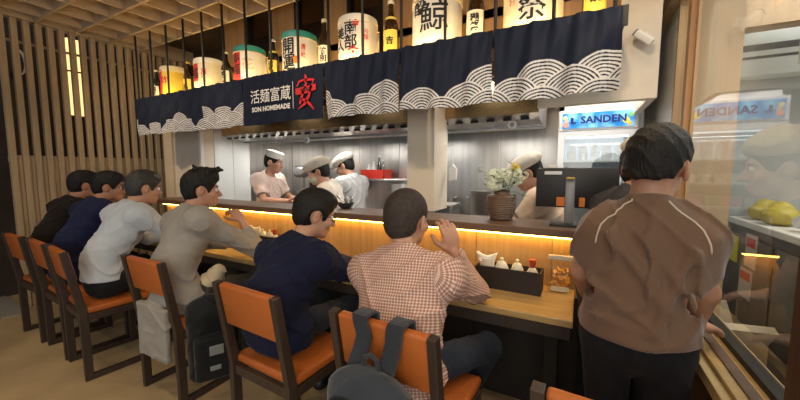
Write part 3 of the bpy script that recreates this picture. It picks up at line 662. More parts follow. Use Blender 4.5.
# clear pouch of snacks
pk = thing('snack_pouch', 'clear plastic pouch of orange crisps standing on the counter', 'pouch', (-.074, 2.0, .75), 4)
S = SDF(); S.box((0, 0, .055), (.060, .030, .055), .022); S.box((0, 0, .12), (.062, .010, .08), .008, k=.05); S.wob(folds(.003, 70, 1)); S.cut((0, 0, 0), (0, 0, -1))
link('pouch_film', S.mesh('pouch_film', pouch_m, .006), pk)
MB().rbox(-.063, .063, -.007, .007, .178, .205, .003).obj('seal', mat('pouch_seal', (.62, .58, .5), .3), pk)
crm = mat('crisp', (.72, .36, .06), .6, var=.3, vscale=30)
crisp = MB().lathe([(.001, 0), (.010, .001), (.013, .004), (.009, .007), (.001, .0025)], 7).mesh('crisp', crm)
for k in range(46):
    o = link('crisp', crisp, pk, ((random.random() - .5) * .085, (random.random() - .5) * .026, .016 + .115 * random.random())); o.rotation_euler = (random.random() * 3, random.random() * 3, random.random() * 3)
MB().rbox(-.045, .045, -.031, -.029, .012, .04, .001).obj('pouch_label', mat('pouch_label', (.7, .66, .55), .5), pk)
# iced drink with mint
dr = thing('iced_drink', 'glass of yellow iced drink garnished with green mint', 'drink', (-.635, 1.97, .75))
MB().lathe([(.026, 0), (.03, .0025), (.036, .125), (.034, .125), (.028, .01), (.001, .01)], 24).obj('glass', glass_mat('tumbler_glass', (.96, .97, .95), 0, 1.4), dr, True)
MB().lathe([(.026, .011), (.033, .108), (.001, .109)], 24).obj('juice', mat('yellow_juice', (.68, .42, .04), .25), dr, True)
MB().tube([(.0, 0, .02), (.014, .0, .19)], .003, 8).obj('straw', plast_m, dr)
lf = MB().add([(0, 0, 0), (.012, .007, .012), (.03, 0, .0025), (.012, -.007, .012), (.013, 0, .005)], [(0, 1, 4), (1, 2, 4), (2, 3, 4), (3, 0, 4)]).mesh('mint_leaf', mat('mint_green', (.25, .42, .05), .5))
for k in range(9):
    o = link('mint_leaf', lf, dr, (.005 * math.cos(k), .005 * math.sin(k), .112 + .006 * (k % 4))); o.rotation_euler = (0, -.5 - .25 * (k % 3), k * 2.4)
# papers in front of the navy diner
pm = thing('paper_menu', 'tan paper menu sheet lying in front of the navy t-shirt diner', 'menu', (-1.12, 1.80, .7502), 12)
MB().box(-.13, .13, -.09, .09, 0, .003).obj('sheet', mat('menu_paper', (.72, .56, .32), .7, var=.08), pm)
for k in range(4): MB().box(-.10, .08 - .02 * (k % 2), .05 - .03 * k, .058 - .03 * k, .003, .0036).obj('print_line', ink_k, pm)
yc = tag(MB().box(-.07, .07, -.05, .05, 0, .01).obj('yellow_card', mat('yellow_card', (.8, .62, .16), .6), None, loc=(-5.95, 1.3, 0)), 'small yellow card lying on the floor beyond the threshold', 'card')
# ================================================================== LEDGE PROPS
vs = thing('flower_vase', 'ribbed brown ceramic vase with white and yellow flowers', 'vase', (-.445, 2.23, 1.098))
pr = [(.05, 0), (.066, .004)]
for k in range(13):
    z = .012 + .0115 * k; r = .072 + .024 * math.sin(min(1, (z - .01) / .12) * math.pi * .62); pr += [(r, z), (r - .004, z + .006)]
pr += [(.052, .168), (.048, .180), (.058, .192), (.050, .192), (.042, .178), (.001, .17)]
MB().lathe(pr, 32).obj('vase_body', mat('vase_brown', (.12, .075, .05), .45, var=.15, vscale=20), vs, True)
gst = mat('stem_green', (.10, .2, .04), .6, var=.3, vscale=20); wfl = mat('flower_white', (.72, .76, .6), .7, var=.12, vscale=40); yfl = mat('flower_yellow', (.8, .6, .05), .6)
fl = MB()
for k in range(7):
    a = 2 * math.pi * k / 7; fl.add([(0, 0, 0), (.008 * math.cos(a - .35), .008 * math.sin(a - .35), .003), (.017 * math.cos(a), .017 * math.sin(a), .002), (.008 * math.cos(a + .35), .008 * math.sin(a + .35), .003)], [(0, 1, 2, 3)])
flm = fl.mesh('blossom', wfl); yl = MB(); yl.v, yl.f, yl.mi = fl.v, fl.f, fl.mi; ylm = yl.mesh('yellow_blossom', yfl)
leaf = MB().add([(0, 0, 0), (.012, .02, .006), (.0, .06, .0), (-.012, .02, .006), (0, .025, 0)], [(0, 1, 4), (1, 2, 4), (2, 3, 4), (3, 0, 4)]).mesh('leaf', gst)
for k in range(9):
    a = k * 2.4; rr = .015 + .035 * random.random() + .02 * (k % 3); top = (rr * math.cos(a) * 1.9 + .02, rr * math.sin(a) * 1.2, .225 + .075 * random.random())
    if k == 8: top = (.085, -.02, .345)
    st = MB().tube([(.01 * math.cos(a), .01 * math.sin(a), .12), (top[0] * .5, top[1] * .5, .21), top], .002, 5).obj('stem', gst, vs)
    for j in range(34 if k < 8 else 14):
        v = rng.normal(size=3); v /= np.linalg.norm(v); rad = .042 if k < 8 else .022
        o = link('blossom', flm if k < 8 else ylm, st, (top[0] + rad * v[0], top[1] + rad * v[1], top[2] + rad * v[2] * .8)); o.rotation_euler = Vector(v).to_track_quat('Z', 'Y').to_euler()
    for j in range(4):
        o = link('leaf', leaf, st, (top[0] * .8, top[1] * .8, top[2] - .05 + .02 * j)); o.rotation_euler = (.6 * random.random(), 0, a + 1.5 + 2 * j)
for dx, dz, n in ((-.16, .33, 5), (-.10, .22, 4), (.15, .16, 4)):
    br = MB().tube([(0, 0, .15), (dx * .5, 0, .15 + (dz - .1) * .6), (dx, -.01, dz)], .0017, 5).obj('sprig', gst, vs)
    for j in range(n):
        t_ = .45 + .55 * j / (n - 1); o = link('leaf', leaf, br, (dx * t_, 0, .15 + (dz - .15) * t_)); o.rotation_euler = (.4, .3 * (-1) ** j, (1.2 if j % 2 else -1.9)); o.scale = (.8, .6, .8)
mn = thing('pos_monitor', 'black touchscreen till monitor seen from behind on the bar ledge', 'monitor', (-.02, 2.22, 1.098), 2)
MB().rbox(-.215, .215, -.012, .02, .10, .335, .006).obj('screen_housing', plast_m, mn, True)
MB().rbox(-.055, -.004, -.075, -.03, .008, .275, .006, M=Matrix.Rotation(R(-4), 4, 'X')).obj('stand_column', mat('grey_column', (.23, .24, .25), .4, .3), mn, True)
MB().rbox(-.052, -.007, -.078, -.034, .268, .282, .004).obj('column_cap', mat('gold_cap', (.45, .3, .08), .4, .4), mn, True)
MB().box(-.045, -.015, -.05, -.01, .18, .24).obj('hinge', plast_m, mn)
MB().rbox(-.13, .03, -.12, .03, 0, .012, .004).obj('stand_base', plast_m, mn, True)
MB().rbox(-.10, -.03, -.016, -.010, .108, .162, .003).obj('orange_label', mat('orange_label', (.66, .2, .03), .6), mn)
MB().rbox(.02, .05, -.016, -.010, .108, .162, .003).obj('orange_label', MATS['orange_label'], mn)
MB().rbox(-.17, -.075, -.017, -.010, .295, .315, .002).obj('sticker', mat('white_sticker', (.6, .62, .66), .5), mn)
MB().rbox(-.15, -.10, -.012, .022, .335, .355, .003).obj('card_clip', white_m, mn)
tw = thing('chopstick_pot', 'low dark bowl of wrapped utensils on the ledge near the column', 'bowl', (-1.74, 2.27, 1.098))
MB().lathe([(.035, 0), (.06, .02), (.075, .05), (.07, .05), (.055, .025), (.001, .015)], 20).obj('bowl', mat('bowl_dark', (.05, .05, .055), .4), tw, True)
for k in range(7): MB().tube([(.03 * math.cos(k), .03 * math.sin(k), .03), (.075 * math.cos(k * 1.9), .06 * math.sin(k * 1.9), .085 + .01 * (k % 3))], .007, 6).obj('utensil', white_m if k % 2 else steel2_m, tw)
# ================================================================== SECURITY CAMERA
sc = thing('security_camera', 'white bullet security camera on the beige bulkhead', 'camera', (.285, 2.43, 2.16))
MB().tube([(0, 0, .03), (0, -.04, .03), (.0, -.07, .01)], .012, 8).obj('bracket', white_m, sc, True)
cmx = Matrix.Translation((0, -.085, .0)) @ Matrix.Rotation(R(40), 4, 'Y') @ Matrix.Rotation(R(25), 4, 'X')
MB().rbox(-.07, .065, -.032, .032, -.026, .026, .012, 3, M=cmx).obj('housing', white_m, sc, True)
MB().rbox(-.076, -.066, -.027, .027, -.022, .022, .004, 2, M=cmx).obj('lens_face', plast_m, sc, True)
MB().box(-.03, .03, -.012, 0, .0, .06).obj('mount_plate', white_m, sc)
sc.scale = (.78, .78, .78)
# ================================================================== KITCHEN EQUIPMENT
hd = thing('extractor_hood', 'long stainless extractor hood with painted warm reflection on its front above the kitchen', 'hood', (-2.1, 2.62, 1.835))
MB().box(-1.77, 1.82, .0, .02, .0, .25).obj('front_panel', warm_steel_m, hd)
MB().prism([(.02, .0), (.10, -.035), (.30, -.05), (.62, -.05), (.62, .25), (.02, .25)], -1.77, 1.82, 'yz').obj('canopy', steel_m, hd)
for k in range(28): MB().box(-1.74 + .127 * k, -1.68 + .127 * k, .05, .07, -.040, -.022).obj('filter_slot', plast_m, hd)
MB().box(-1.77, 1.82, .30, .34, -.066, -.05).obj('drip_rail', steel2_m, hd)
for x in (.12, 1.62):
    dl = thing('round_dial', 'small round white dial on the hood ' + ('above the chefs' if x < 1 else 'above the flowers'), 'dial', (-2.1 + x - (.62 if x < 1 else .0), 2.74, 1.74 if x < 1 else 1.77))
    MB().lathe([(.001, -.016), (.030, -.016), (.034, -.008), (.034, .0), (.001, .0)], 20, axis='y').obj('rim', white_m, dl, True)
    MB().lathe([(.001, -.019), (.018, -.0175), (.018, -.015)], 16, axis='y').obj('face', mat('dial_blue', (.25, .35, .5), .4), dl, True)
    MB().box(-.004, .004, 0, .006, 0, .10).obj('hanger', white_m, dl)
ks = thing('steel_wall_shelf', 'steel wall shelf carrying a red basket', 'shelf', (-2.18, 3.62, 1.29))
MB().rbox(-.48, .62, -.14, .145, .0, .025, .004).obj('shelf_plate', steel_m, ks)
for x in (-.4, .5): MB().box(x, x + .02, -.10, .145, -.12, 0).obj('bracket', steel2_m, ks)
bk = thing('red_basket', 'red plastic basket on the steel wall shelf', 'basket', (-2.257, 3.58, 1.316))
redb = mat('red_plastic', (.62, .035, .02), .45)
MB().box(-.16, .16, -.09, .09, 0, .01).obj('base', redb, bk)
for a in [(-.17, .17, -.1, -.092), (-.17, .17, .092, .1), (-.17, -.162, -.1, .1), (.162, .17, -.1, .1)]: MB().box(*a, 0, .11).obj('side', redb, bk)
for k, (x, h, m) in enumerate([(-.1, .17, white_m), (-.03, .2, white_m), (.05, .27, black_g), (.11, .22, glass_mat('clear_bottle', (.85, .88, .88), .05, 1.4))]):
    b = thing('sauce_bottle', ['short white sauce bottle', 'taller white sauce bottle', 'black sauce bottle with white cap', 'clear glass bottle'][k] + ' in the red basket', 'bottle', (-2.257 + x, 3.57, 1.327), 0, 'bottles in the red basket')
    MB().lathe([(.028, 0), (.031, .005), (.031, h * .6), (.014, h * .8), (.014, h * .95)], 16).obj('bottle_body', m, b, True); MB().lathe([(.017, h * .93), (.017, h), (.01, h)], 12).obj('cap', white_m, b, True)
mx = thing('dough_mixer', 'dark steel planetary mixer with bowl on the worktop', 'mixer', (-3.32, 3.50, .90))
MB().rbox(-.14, .14, -.14, .2, 0, .05, .02).obj('base', steel2_m, mx, True); MB().rbox(-.07, .07, .08, .2, .05, .48, .02).obj('column', plast_m, mx, True)
MB().rbox(-.10, .10, -.2, .2, .42, .58, .05, 3).obj('motor_head', steel2_m, mx, True); MB().lathe([(.07, .06), (.13, .14), (.15, .26), (.145, .26), (.12, .14), (.001, .08)], 24, (0, -.05, 0)).obj('bowl', steel_m, mx, True)
MB().tube([(0, -.08, .42), (0, -.08, .2)], .016, 8).obj('shaft', steel2_m, mx)
def cook_pot(x, y, r, h, lb):
    t = thing('stock_pot', lb, 'pot', (x, y, .90)); MB().lathe([(r * .97, 0), (r, .01), (r, h), (r * 1.03, h + .006), (r * .95, h + .006), (r * .94, .02), (.001, .02)], 28).obj('pot_body', steel_m, t, True)
    for s in (-1, 1): MB().tube([(s * r, -.04, h * .75), (s * (r + .035), -.03, h * .78), (s * (r + .035), .03, h * .78), (s * r, .04, h * .75)], .006, 6).obj('handle', steel2_m, t)
cook_pot(-.87, 3.50, .15, .30, 'wide stainless stock pot behind the flower vase'); cook_pot(-1.32, 3.52, .13, .22, 'smaller stainless pot beside the sink unit near the column')
cook_pot(-1.83, 3.51, .17, .36, 'tall copper coloured stock pot under the red basket shelf')
su = thing('noodle_boiler', 'stainless noodle boiler with basket handles behind the column', 'boiler', (-1.22, 2.98, .0))
MB().rbox(-.22, .22, -.16, .10, .0, 1.08, .01).obj('body', steel2_m, su); MB().rbox(-.23, .23, -.17, .11, 1.08, 1.11, .006).obj('rim', steel_m, su)
for k in range(3): MB().tube([(-.12 + .12 * k, 0, 1.12), (-.12 + .12 * k, -.04, 1.22), (-.12 + .12 * k, -.14, 1.26)], .007, 6).obj('basket_handle', black_m, su)
sp = thing('hanging_ladle', 'white plastic scoop hanging beside the cream column', 'ladle', (-.93, 2.66, 1.33))
MB().prism([(-.03, 0), (.03, .01), (.035, .10), (.0, .14), (-.035, .10)], -.01, .01).obj('scoop', white_m, sp, bev=.003); MB().tube([(0, 0, .13), (0, 0, .28), (-.06, .0, .30)], .004, 6).obj('hook', white_m, sp)
# ------- display fridge
FR = (.10, 3.12)
fr = thing('display_fridge', 'tall white glass door fridge with lit blue sign', 'fridge', (FR[0], FR[1], 0))
fw = mat('fridge_white', (.78, .8, .82), .4); fi = mat('fridge_inside', (.8, .84, .88), .5)
for a in [(-.275, -.235, 0, .4, .1, 1.94), (.235, .275, 0, .4, .1, 1.94)]: MB().box(*a).obj('side_wall', fw, fr)
MB().box(-.275, .275, .36, .40, .1, 1.94).obj('back_wall', fi, fr); MB().box(-.275, .275, 0, .4, 1.90, 1.94).obj('top_panel', fw, fr); MB().box(-.275, .275, 0, .4, 0, .3).obj('plinth', fw, fr)
MB().rbox(-.268, .268, -.03, .36, 1.735, 1.90, .006).obj('sign_box', fw, fr)
def sign_mat():
    m = bpy.data.materials.new('fridge_sign'); m.use_nodes = True; nt = m.node_tree; b = nt.nodes['Principled BSDF']; L = nt.links
    tc = nt.nodes.new('ShaderNodeTexCoord'); n = nt.nodes.new('ShaderNodeTexVoronoi'); n.inputs['Scale'].default_value = 14; L.new(tc.outputs['Object'], n.inputs['Vector'])
    r = nt.nodes.new('ShaderNodeValToRGB'); e = r.color_ramp.elements; e[0].position = 0; e[0].color = (.30, .72, .95, 1); e[1].position = .75; e[1].color = (.015, .22, .62, 1)
    L.new(n.outputs['Distance'], r.inputs[0]); L.new(r.outputs[0], b.inputs['Base Color']); L.new(r.outputs[0], b.inputs['Emission Color']); b.inputs['Emission Strength'].default_value = .55; return m
MB().box(-.245, .245, -.036, -.03, 1.755, 1.875).obj('sign_face', sign_mat(), fr)
flat_text('SANDEN', .075, .04, 1.815, -.040, mat('sign_navy', (.01, .03, .22), .5), fr, .0025, 1.05)
MB().prism([(-.185, 1.79), (-.150, 1.79), (-.145, 1.805), (-.165, 1.805), (-.165, 1.84), (-.185, 1.84)], -.040, -.038).obj('sign_logo', MATS['sign_navy'], fr)
for k, (x, z, c, r) in enumerate([(-.22, 1.785, (.8, .3, .2), .022), (-.215, 1.815, (.75, .45, .3), .014), (-.225, 1.84, (.85, .75, .3), .015), (.19, 1.80, (.85, .75, .1), .022), (.22, 1.84, (.2, .6, .2), .018), (.215, 1.775, (.85, .5, .1), .015)]):
    MB().lathe([(.001, -.039), (r, -.038), (r, -.036)], 14, (x, 0, z), 'y').obj('fruit_print', mat('fruit%d' % k, c, .5, emit=c, estr=.4), fr)
for a in [(-.268, -.225, .32, 1.73), (.225, .268, .32, 1.73)]: MB().box(a[0], a[1], -.03, 0, a[2], a[3]).obj('door_frame', fw, fr)
MB().box(-.225, .225, -.03, 0, .32, .37).obj('door_frame', fw, fr); MB().box(-.225, .225, -.03, 0, 1.69, 1.73).obj('door_frame', fw, fr)
MB().box(-.225, .225, -.018, -.012, .37, 1.69).obj('door_glass', glass_m, fr)
MB().box(-.22, .22, .03, .05, 1.68, 1.70).obj('light_tube', mat('tube_white', (1, 1, 1), .5, emit=(.9, .96, 1), estr=1.6), fr)
SHL = [1.50, 1.33, 1.16, .95]
for z in SHL: MB().box(-.232, .232, .04, .35, z - .012, z).obj('shelf', mat('wire_white', (.75, .78, .8), .4), fr)
lamp('fridge_lamp', 'AREA', (FR[0], FR[1] + .12, 1.66), .9, (.9, .96, 1), .4, .1, target=(FR[0], FR[1] + .2, 0))
tubm = MB().lathe([(.030, 0), (.036, .05), (.038, .052), (.038, .062), (.001, .064)], 16).mesh('food_tub', mat('tub_white', (.75, .76, .74), .4), True)
lidm = MB().lathe([(.036, .0), (.036, .006), (.001, .0025)], 16).mesh('lid', mat('tub_lid', (.55, .6, .62), .4), True)
pink = mat('pink_pack', (.7, .2, .3), .5); grn = mat('green_pack', (.2, .45, .25), .5)
for zi, z in enumerate(SHL[:3]):
    for k in range(5):
        if zi == 2 and k > 0: continue
        for st in range(2 if zi < 1 else 1):
            t = thing('food_tub', 'small white lidded tub on a fridge shelf', 'tub', (FR[0] - .17 + .085 * k, FR[1] + .12 + .01 * (k % 2), z + st * .07), 0, 'white tubs in the display fridge')
            link('tub', tubm, t); link('lid', lidm, t, (0, 0, .062))
for k, (x, m, nm) in enumerate([(-.072, pink, 'pink'), (.035, grn, 'green'), (.145, pink, 'second pink')]):
    o = MB().rbox(-.05, .05, -.04, .04, 0, .075, .01).obj('food_pack', m, None, True, loc=(FR[0] + x, FR[1] + .13, 1.161)); tag(o, ['pink food pack at the hinge side of the fridge shelf', 'green food pack in the middle of the fridge shelf', 'pink food pack beside the green one on the fridge shelf'][k], 'pack', 'food packs in the fridge')
# ================================================================== PEOPLE
def hand(S, wpos, d, n, thumb, curl=35, sc=1., k=.006):
    d, n = frame(d, n); s = np.cross(d, n) * thumb; w_ = np.array(wpos, float)
    A = np.stack([s, d, n], 1)
    S.ell(w_ + d * .048 * sc, np.array([.040, .054, .017]) * sc, A, k=.012)
    for i, (o_, L_) in enumerate(((.029, .072), (.010, .080), (-.010, .075), (-.028, .060))):
        p = w_ + d * (.088 - .006 * abs(i - 1)) * sc + s * o_ * sc; a = R(curl * (.6 + .08 * i))
        for j, f in enumerate((.45, .32, .25)):
            dd = d * math.cos(a) + n * math.sin(a) + s * o_ * (2.2 - j); dd /= np.linalg.norm(dd)
            q = p + dd * L_ * f * sc; S.cone(p, q, (.0092 - .0006 * j) * sc, (.0086 - .0008 * j) * sc, k=k); p = q; a += R(curl * .8)
    p = w_ + d * .022 * sc + s * .030 * sc; dd = d * .65 + s * .65 + n * .35; dd /= np.linalg.norm(dd); q = p + dd * .045 * sc; S.cone(p, q, .0135 * sc, .0105 * sc, k=.010)
    d2 = d * .9 + s * .25 + n * .35; d2 /= np.linalg.norm(d2); S.cone(q, q + d2 * .034 * sc, .0105 * sc, .0085 * sc, k=k)
def eye_mesh():
    m = MB()
    m.lathe([(.0115 * math.sin(a), -.0115 * math.cos(a)) for a in np.linspace(.02, math.pi - .02, 12)], 14)
    V = [(x, z, y) for x, y, z in m.v]; m.v = V
    me = m.mesh('eye', [eye_m, iris_m], True)
    for p in me.polygons:
        if p.center.y > .0092: p.material_index = 1
    return me
EYE = eye_mesh()
def human(label, loc, rz, P, C, h=.008, cat='person'):
    root = thing('person', label, cat, loc, rz)
    g = lambda k, d=None: P.get(k, d)
    skin = C.get('skin', skin_m); wide = g('wide', 1.)
    pel, neck, head = [np.array(g(k), float) for k in ('pel', 'neck', 'head')]; ty = g('tyaw', 0)
    ax = neck - pel; ax /= np.linalg.norm(ax); chest = np.array(g('chest', pel + (neck - pel) * .70), float); waist = np.array(g('waist', pel + (neck - pel) * .34), float)
    xr = rotm(ty)[:, 0]; xr = xr - ax * (xr @ ax); xr /= np.linalg.norm(xr); Rt = np.stack([xr, np.cross(ax, xr), ax], 1)
    shw = g('shw', .172); drop = g('shdrop', .055); shF = g('shfwd', .0)
    sh = {'L': neck - xr * shw - ax * drop + Rt[:, 1] * shF, 'R': neck + xr * shw - ax * drop + Rt[:, 1] * shF}
    Hm = rotm(*g('hrot', (0, 0, 0))); hsc = g('hsc', 1.06); hr = lambda *a: np.array(a) * hsc; hp = lambda q: head + Hm @ (np.array(q, float) * hsc)
    def torso(S, gr, belly=0):
        S.ell(pel, (.158 * wide + gr, .118 + gr, .12 + gr), k=.04); S.ell(waist, (.140 * wide + gr, .102 + gr + belly, .15 + gr), Rt, k=.07)
        S.ell(chest, (.160 * wide + gr, .108 + gr, .165 + gr), Rt, k=.07); S.cone(sh['L'], sh['R'], .058 + gr, .058 + gr, k=.05)
        for q in 'LR': S.cone(neck + ax * .01, sh[q], .045 + gr, .052 + gr, k=.05)
    # ---- skin: one continuous body
    S = SDF(); torso(S, -.014)
    S.cone(neck - ax * .03, hp((0, -.02, -.05)), .058, .054, k=.03)
    S.ell(hp((0, -.012, .028)), hr(.076, .096, .090), Hm, k=.02); S.ell(hp((0, .028, -.042)), hr(.059, .062, .074), Hm, k=.03); S.ell(hp((0, .062, -.094)), hr(.030, .024, .021), Hm, k=.03)
    S.ell(hp((0, .079, .020)), hr(.050, .014, .011), Hm, k=.012); S.ell(hp((-.038, .066, -.03)), hr(.024, .022, .02), Hm, k=.02); S.ell(hp((.038, .066, -.03)), hr(.024, .022, .02), Hm, k=.02)
    for s in (-1, 1): S.ell(hp((s * .031, .098, .001)), hr(.017, .016, .010), Hm, k=.012, mode='s')
    S.cone(hp((0, .088, .004)), hp((0, .110, -.034)), .007, .0125, k=.012); S.ell(hp((0, .098, -.038)), hr(.020, .012, .009), Hm, k=.008)
    S.ell(hp((0, .087, -.061)), hr(.024, .010, .006), Hm, k=.006); S.ell(hp((0, .086, -.071)), hr(.021, .010, .007), Hm, k=.006)
    for s in (-1, 1):
        S.ell(hp((s * .083, -.008, -.008)), hr(.009, .022, .034), Hm @ rotm(s * 24, -8, 0), k=.009); S.ell(hp((s * .092, -.002, -.006)), hr(.006, .010, .017), Hm, k=.006, mode='s')
    for q, s in (('L', -1), ('R', 1)):
        el, wr, hd_, pn, cu = g('arm' + q); el = np.array(el, float); wr = np.array(wr, float)
        S.cone(sh[q], el, .047, .038, k=.02); S.cone(el, wr, .041, .0265, k=.015); hand(S, wr, hd_, pn, s, cu, g('hands', 1.05), k=.005)
        hip = pel + xr * s * .085; kn = np.array(g('knee' + q), float); an = np.array(g('ank' + q), float)
        S.cone(hip, kn, .066, .048, k=.03); S.cone(kn, an, .046, .032, k=.02)
    link('body', S.mesh('body', skin, h), root)
    for s in (-1, 1):
        e = link('eye', EYE, root); e.matrix_local = Matrix.Translation(Vector(hp((s * .031, .0800, .001)))) @ Matrix((Hm * hsc).tolist()).to_4x4()
        MB().tube([hp((s * .014, .092, .0195)), hp((s * .03, .0915, .0245)), hp((s * .048, .080, .020))], [.0022, .0034, .0016], 6).obj('eyebrow', hair_m, root)
    # ---- shirt
    sm_, sl = C['shirt'], C.get('sleeve', 's'); inf = C.get('infl', .012)
    S = SDF(); torso(S, inf, C.get('belly', 0)); tips = {}
    for q in 'LR':
        el, wr = np.array(g('arm' + q)[0], float), np.array(g('arm' + q)[1], float); r0 = C.get('r0', .058) + inf * .6
        if sl == 's':
            tip = sh[q] + (el - sh[q]) * C.get('slen', .72); S.cone(sh[q], sh[q] + (el - sh[q]) * min(1.1, C.get('slen', .72) + .2), r0, C.get('srad', .062) + inf * .3, k=.075); S.cut(tip, el - sh[q], .13); tips[q] = tip
        else:
            f = C.get('llen', .93); tip = el + (wr - el) * f; S.cone(sh[q], el, r0, .056 + inf * .3, k=.075); S.cone(el, el + (wr - el) * min(1.1, f + .14), .056 + inf * .3, .040, k=.02); S.cut(tip, wr - el, .09); tips[q] = tip
    if C.get('tail'): S.box(*C['tail'][:2], .012, k=.05)
    for rd_ in C.get('ridges', []): S.cone(*rd_, k=.03)
    S.wob(folds(C.get('fold', .014), C.get('ff', 26), C.get('ph', 1.), C.get('fdir', (1, .6, .8))))
    hz = C.get('hem'); 
    if hz is not None: S.cut((0, 0, hz), C.get('hemn', (0, 0, -1)))
    S.cut(neck + ax * C.get('nk', .028) + Rt[:, 1] * .02, ax * .8 + Rt[:, 1] * .55, .13)
    sho = S.mesh('shirt', sm_, h * 1.05)
    if C.get('weave'):
        P_ = np.empty(len(sho.vertices) * 3, np.float32); sho.vertices.foreach_get('co', P_); P_ = P_.reshape(-1, 3)
        segs = [(pel, neck, xr)] + [(sh[q], np.array(g('arm' + q)[0], float), None) for q in 'LR'] + [(np.array(g('arm' + q)[0], float), np.array(g('arm' + q)[1], float), None) for q in 'LR']
        best = np.full(len(P_), 1e9); uv = np.zeros((len(P_), 3), np.float32)
        for i, (a, b, x_) in enumerate(segs):
            dv = b - a; Ln = np.linalg.norm(dv); dv = dv / Ln; t = np.clip((P_ - a) @ dv, 0 if i else -.3, Ln); dist = np.linalg.norm(P_ - a - t[:, None] * dv, axis=1) - (.15 if i == 0 else .055)
            if x_ is None: x_ = np.array(Vector(dv).orthogonal().normalized()); 
            y_ = np.cross(dv, x_); rel = P_ - a; al = rel @ dv
            if i == 0: u = rel @ x_
            else: u = np.arctan2(rel @ y_, rel @ x_) * .055
            m_ = dist < best; best[m_] = dist[m_]; uv[m_, 0] = u[m_]; uv[m_, 1] = al[m_]
        at = sho.attributes.new('weave', 'FLOAT_VECTOR', 'POINT'); at.data.foreach_set('vector', uv.ravel())
    so = link('shirt', sho, root)
    if C.get('collar'):
        Mc = np.stack([xr, np.cross(ax, xr), ax], 1); pts = []
        for a in np.linspace(math.pi * -.78, math.pi * .78, 22): pts.append(neck + ax * (.030 - .03 * (1 - math.cos(a)) / 2) + Mc @ np.array([.070 * math.sin(a), -.066 * math.cos(a) + .008, 0]))
        up = [p + ax * .022 - (p - neck) * .08 for p in pts]; mb = MB(); n = len(pts); outer = [p + (p - neck) * .10 - ax * .012 for p in pts]
        mb.add(outer + up, [(i, i + 1, n + i + 1, n + i) for i in range(n - 1)]); co = mb.obj('collar', C['collar'], root, 'all'); sd = co.modifiers.new('t', 'SOLIDIFY'); sd.thickness = .006
        if C.get('weave'):
            at = co.data.attributes.new('weave', 'FLOAT_VECTOR', 'POINT'); at.data.foreach_set('vector', np.array([[(i % n) * .012, (i // n) * .03, 0] for i in range(2 * n)], np.float32).ravel())
    # ---- trousers and shoes
    S = SDF(); S.ell(pel - np.array([0, 0, .025]), (.148 * wide, .110, .105), k=.03)
    for q, s in (('L', -1), ('R', 1)):
        hip = pel + xr * s * .088; kn = np.array(g('knee' + q), float); an = np.array(g('ank' + q), float)
        S.cone(hip, kn, .080, .064, k=.04); S.cone(kn, an, .064, .05, k=.02); S.cut(an + (an - kn) * .02, an - kn, .1)
    S.wob(folds(.005, 30, 2)); link('trousers', S.mesh('trousers', C['pants'], h * 1.3), root)
    for q in 'LR':
        an = np.array(g('ank' + q), float); td = rotm(g('toe' + q, 0))[:, 1]; S = SDF(); S.cone((an[0], an[1], .05) - td * .03, np.array((an[0], an[1], .035)) + td * .15, .042, .034, k=.02); S.cone((an[0], an[1], .05), (an[0], an[1], max(.09, an[2])), .04, .042, k=.03); S.cut((0, 0, .002), (0, 0, -1))
        link('shoe', S.mesh('shoe', C.get('shoes', plast_m), .012), root)
    # ---- hair and headwear
    hs = C.get('hair', {}); t = hs.get('t', .010); S = SDF()
    S.ell(hp((0, -.014, .034)), hr(.081 + t * .5, .100 + t * .6, .090 + t), Hm, k=.02); S.ell(hp((0, -.052, -.022)), hr(.066, .052 + t * .4, .062), Hm, k=.03)
    if hs.get('top'): S.ell(hp((0, .012, .078)), hr(.072, .090, .05 + hs['top']), Hm, k=.02)
    for a, b, ra, rb in hs.get('tufts', []): S.cone(hp(a), hp(b), ra, rb, k=.012)
    S.ell(hp((0, .118, -.060)), hr(.105, .092, hs.get('line', .122)), Hm, k=.01, mode='s')
    for s in (-1, 1): S.ell(hp((s * .100, -.004, -.026)), hr(.037 + t * .9, .040 + t * .4, .052 + t * .3), Hm, k=.008, mode='s')
    S.cut(hp((0, -.05, hs.get('nape', -.078))), Hm @ np.array((0, .25, -1.)))
    if t > .006: S.wob(folds(hs.get('amp', .004), 95, 1.3, (1, .5, .6)))
    ho = link('hair', S.mesh('hair', hs.get('mat', hair_m), .0065 if h < .0085 else .008), root)
    if C.get('glasses'):
        fm = mat('glasses_frame', (.012, .012, .013), .3); gl = MB()
        for s in (-1, 1):
            gl.tube([hp((s * .032 + .023 * math.cos(a), .101 - .006 * abs(math.cos(a)), -.002 + .017 * math.sin(a))) for a in np.linspace(0, 2 * math.pi, 18, endpoint=False)], .0019, 6, True)
            gl.tube([hp((s * .055, .094, .004)), hp((s * .079, .06, .004)), hp((s * .083, .0, .006)), hp((s * .083, -.015, -.006))], .0018, 6)
        gl.tube([hp((-.009, .104, .003)), hp((0, .106, .006)), hp((.009, .104, .003))], .0018, 6); gl.obj('glasses', fm, root)
    cp_ = C.get('cap')
    if cp_ == 'flat':
        S = SDF(); S.ell(hp((0, -.012, .072)), hr(.104, .128, .064), Hm @ rotm(0, -6, 0), k=.02); S.ell(hp((0, .05, .062)), hr(.092, .085, .046), Hm @ rotm(0, -14, 0), k=.03); S.cut(hp((0, 0, .028)), Hm @ np.array((0, -.16, -1.)))
        S.ell(hp((0, .118, .036)), hr(.074, .058, .011), Hm @ rotm(0, -20, 0), k=.008); S.wob(folds(.003, 50)); link('cap', S.mesh('cap', C['capm'], .007), root)
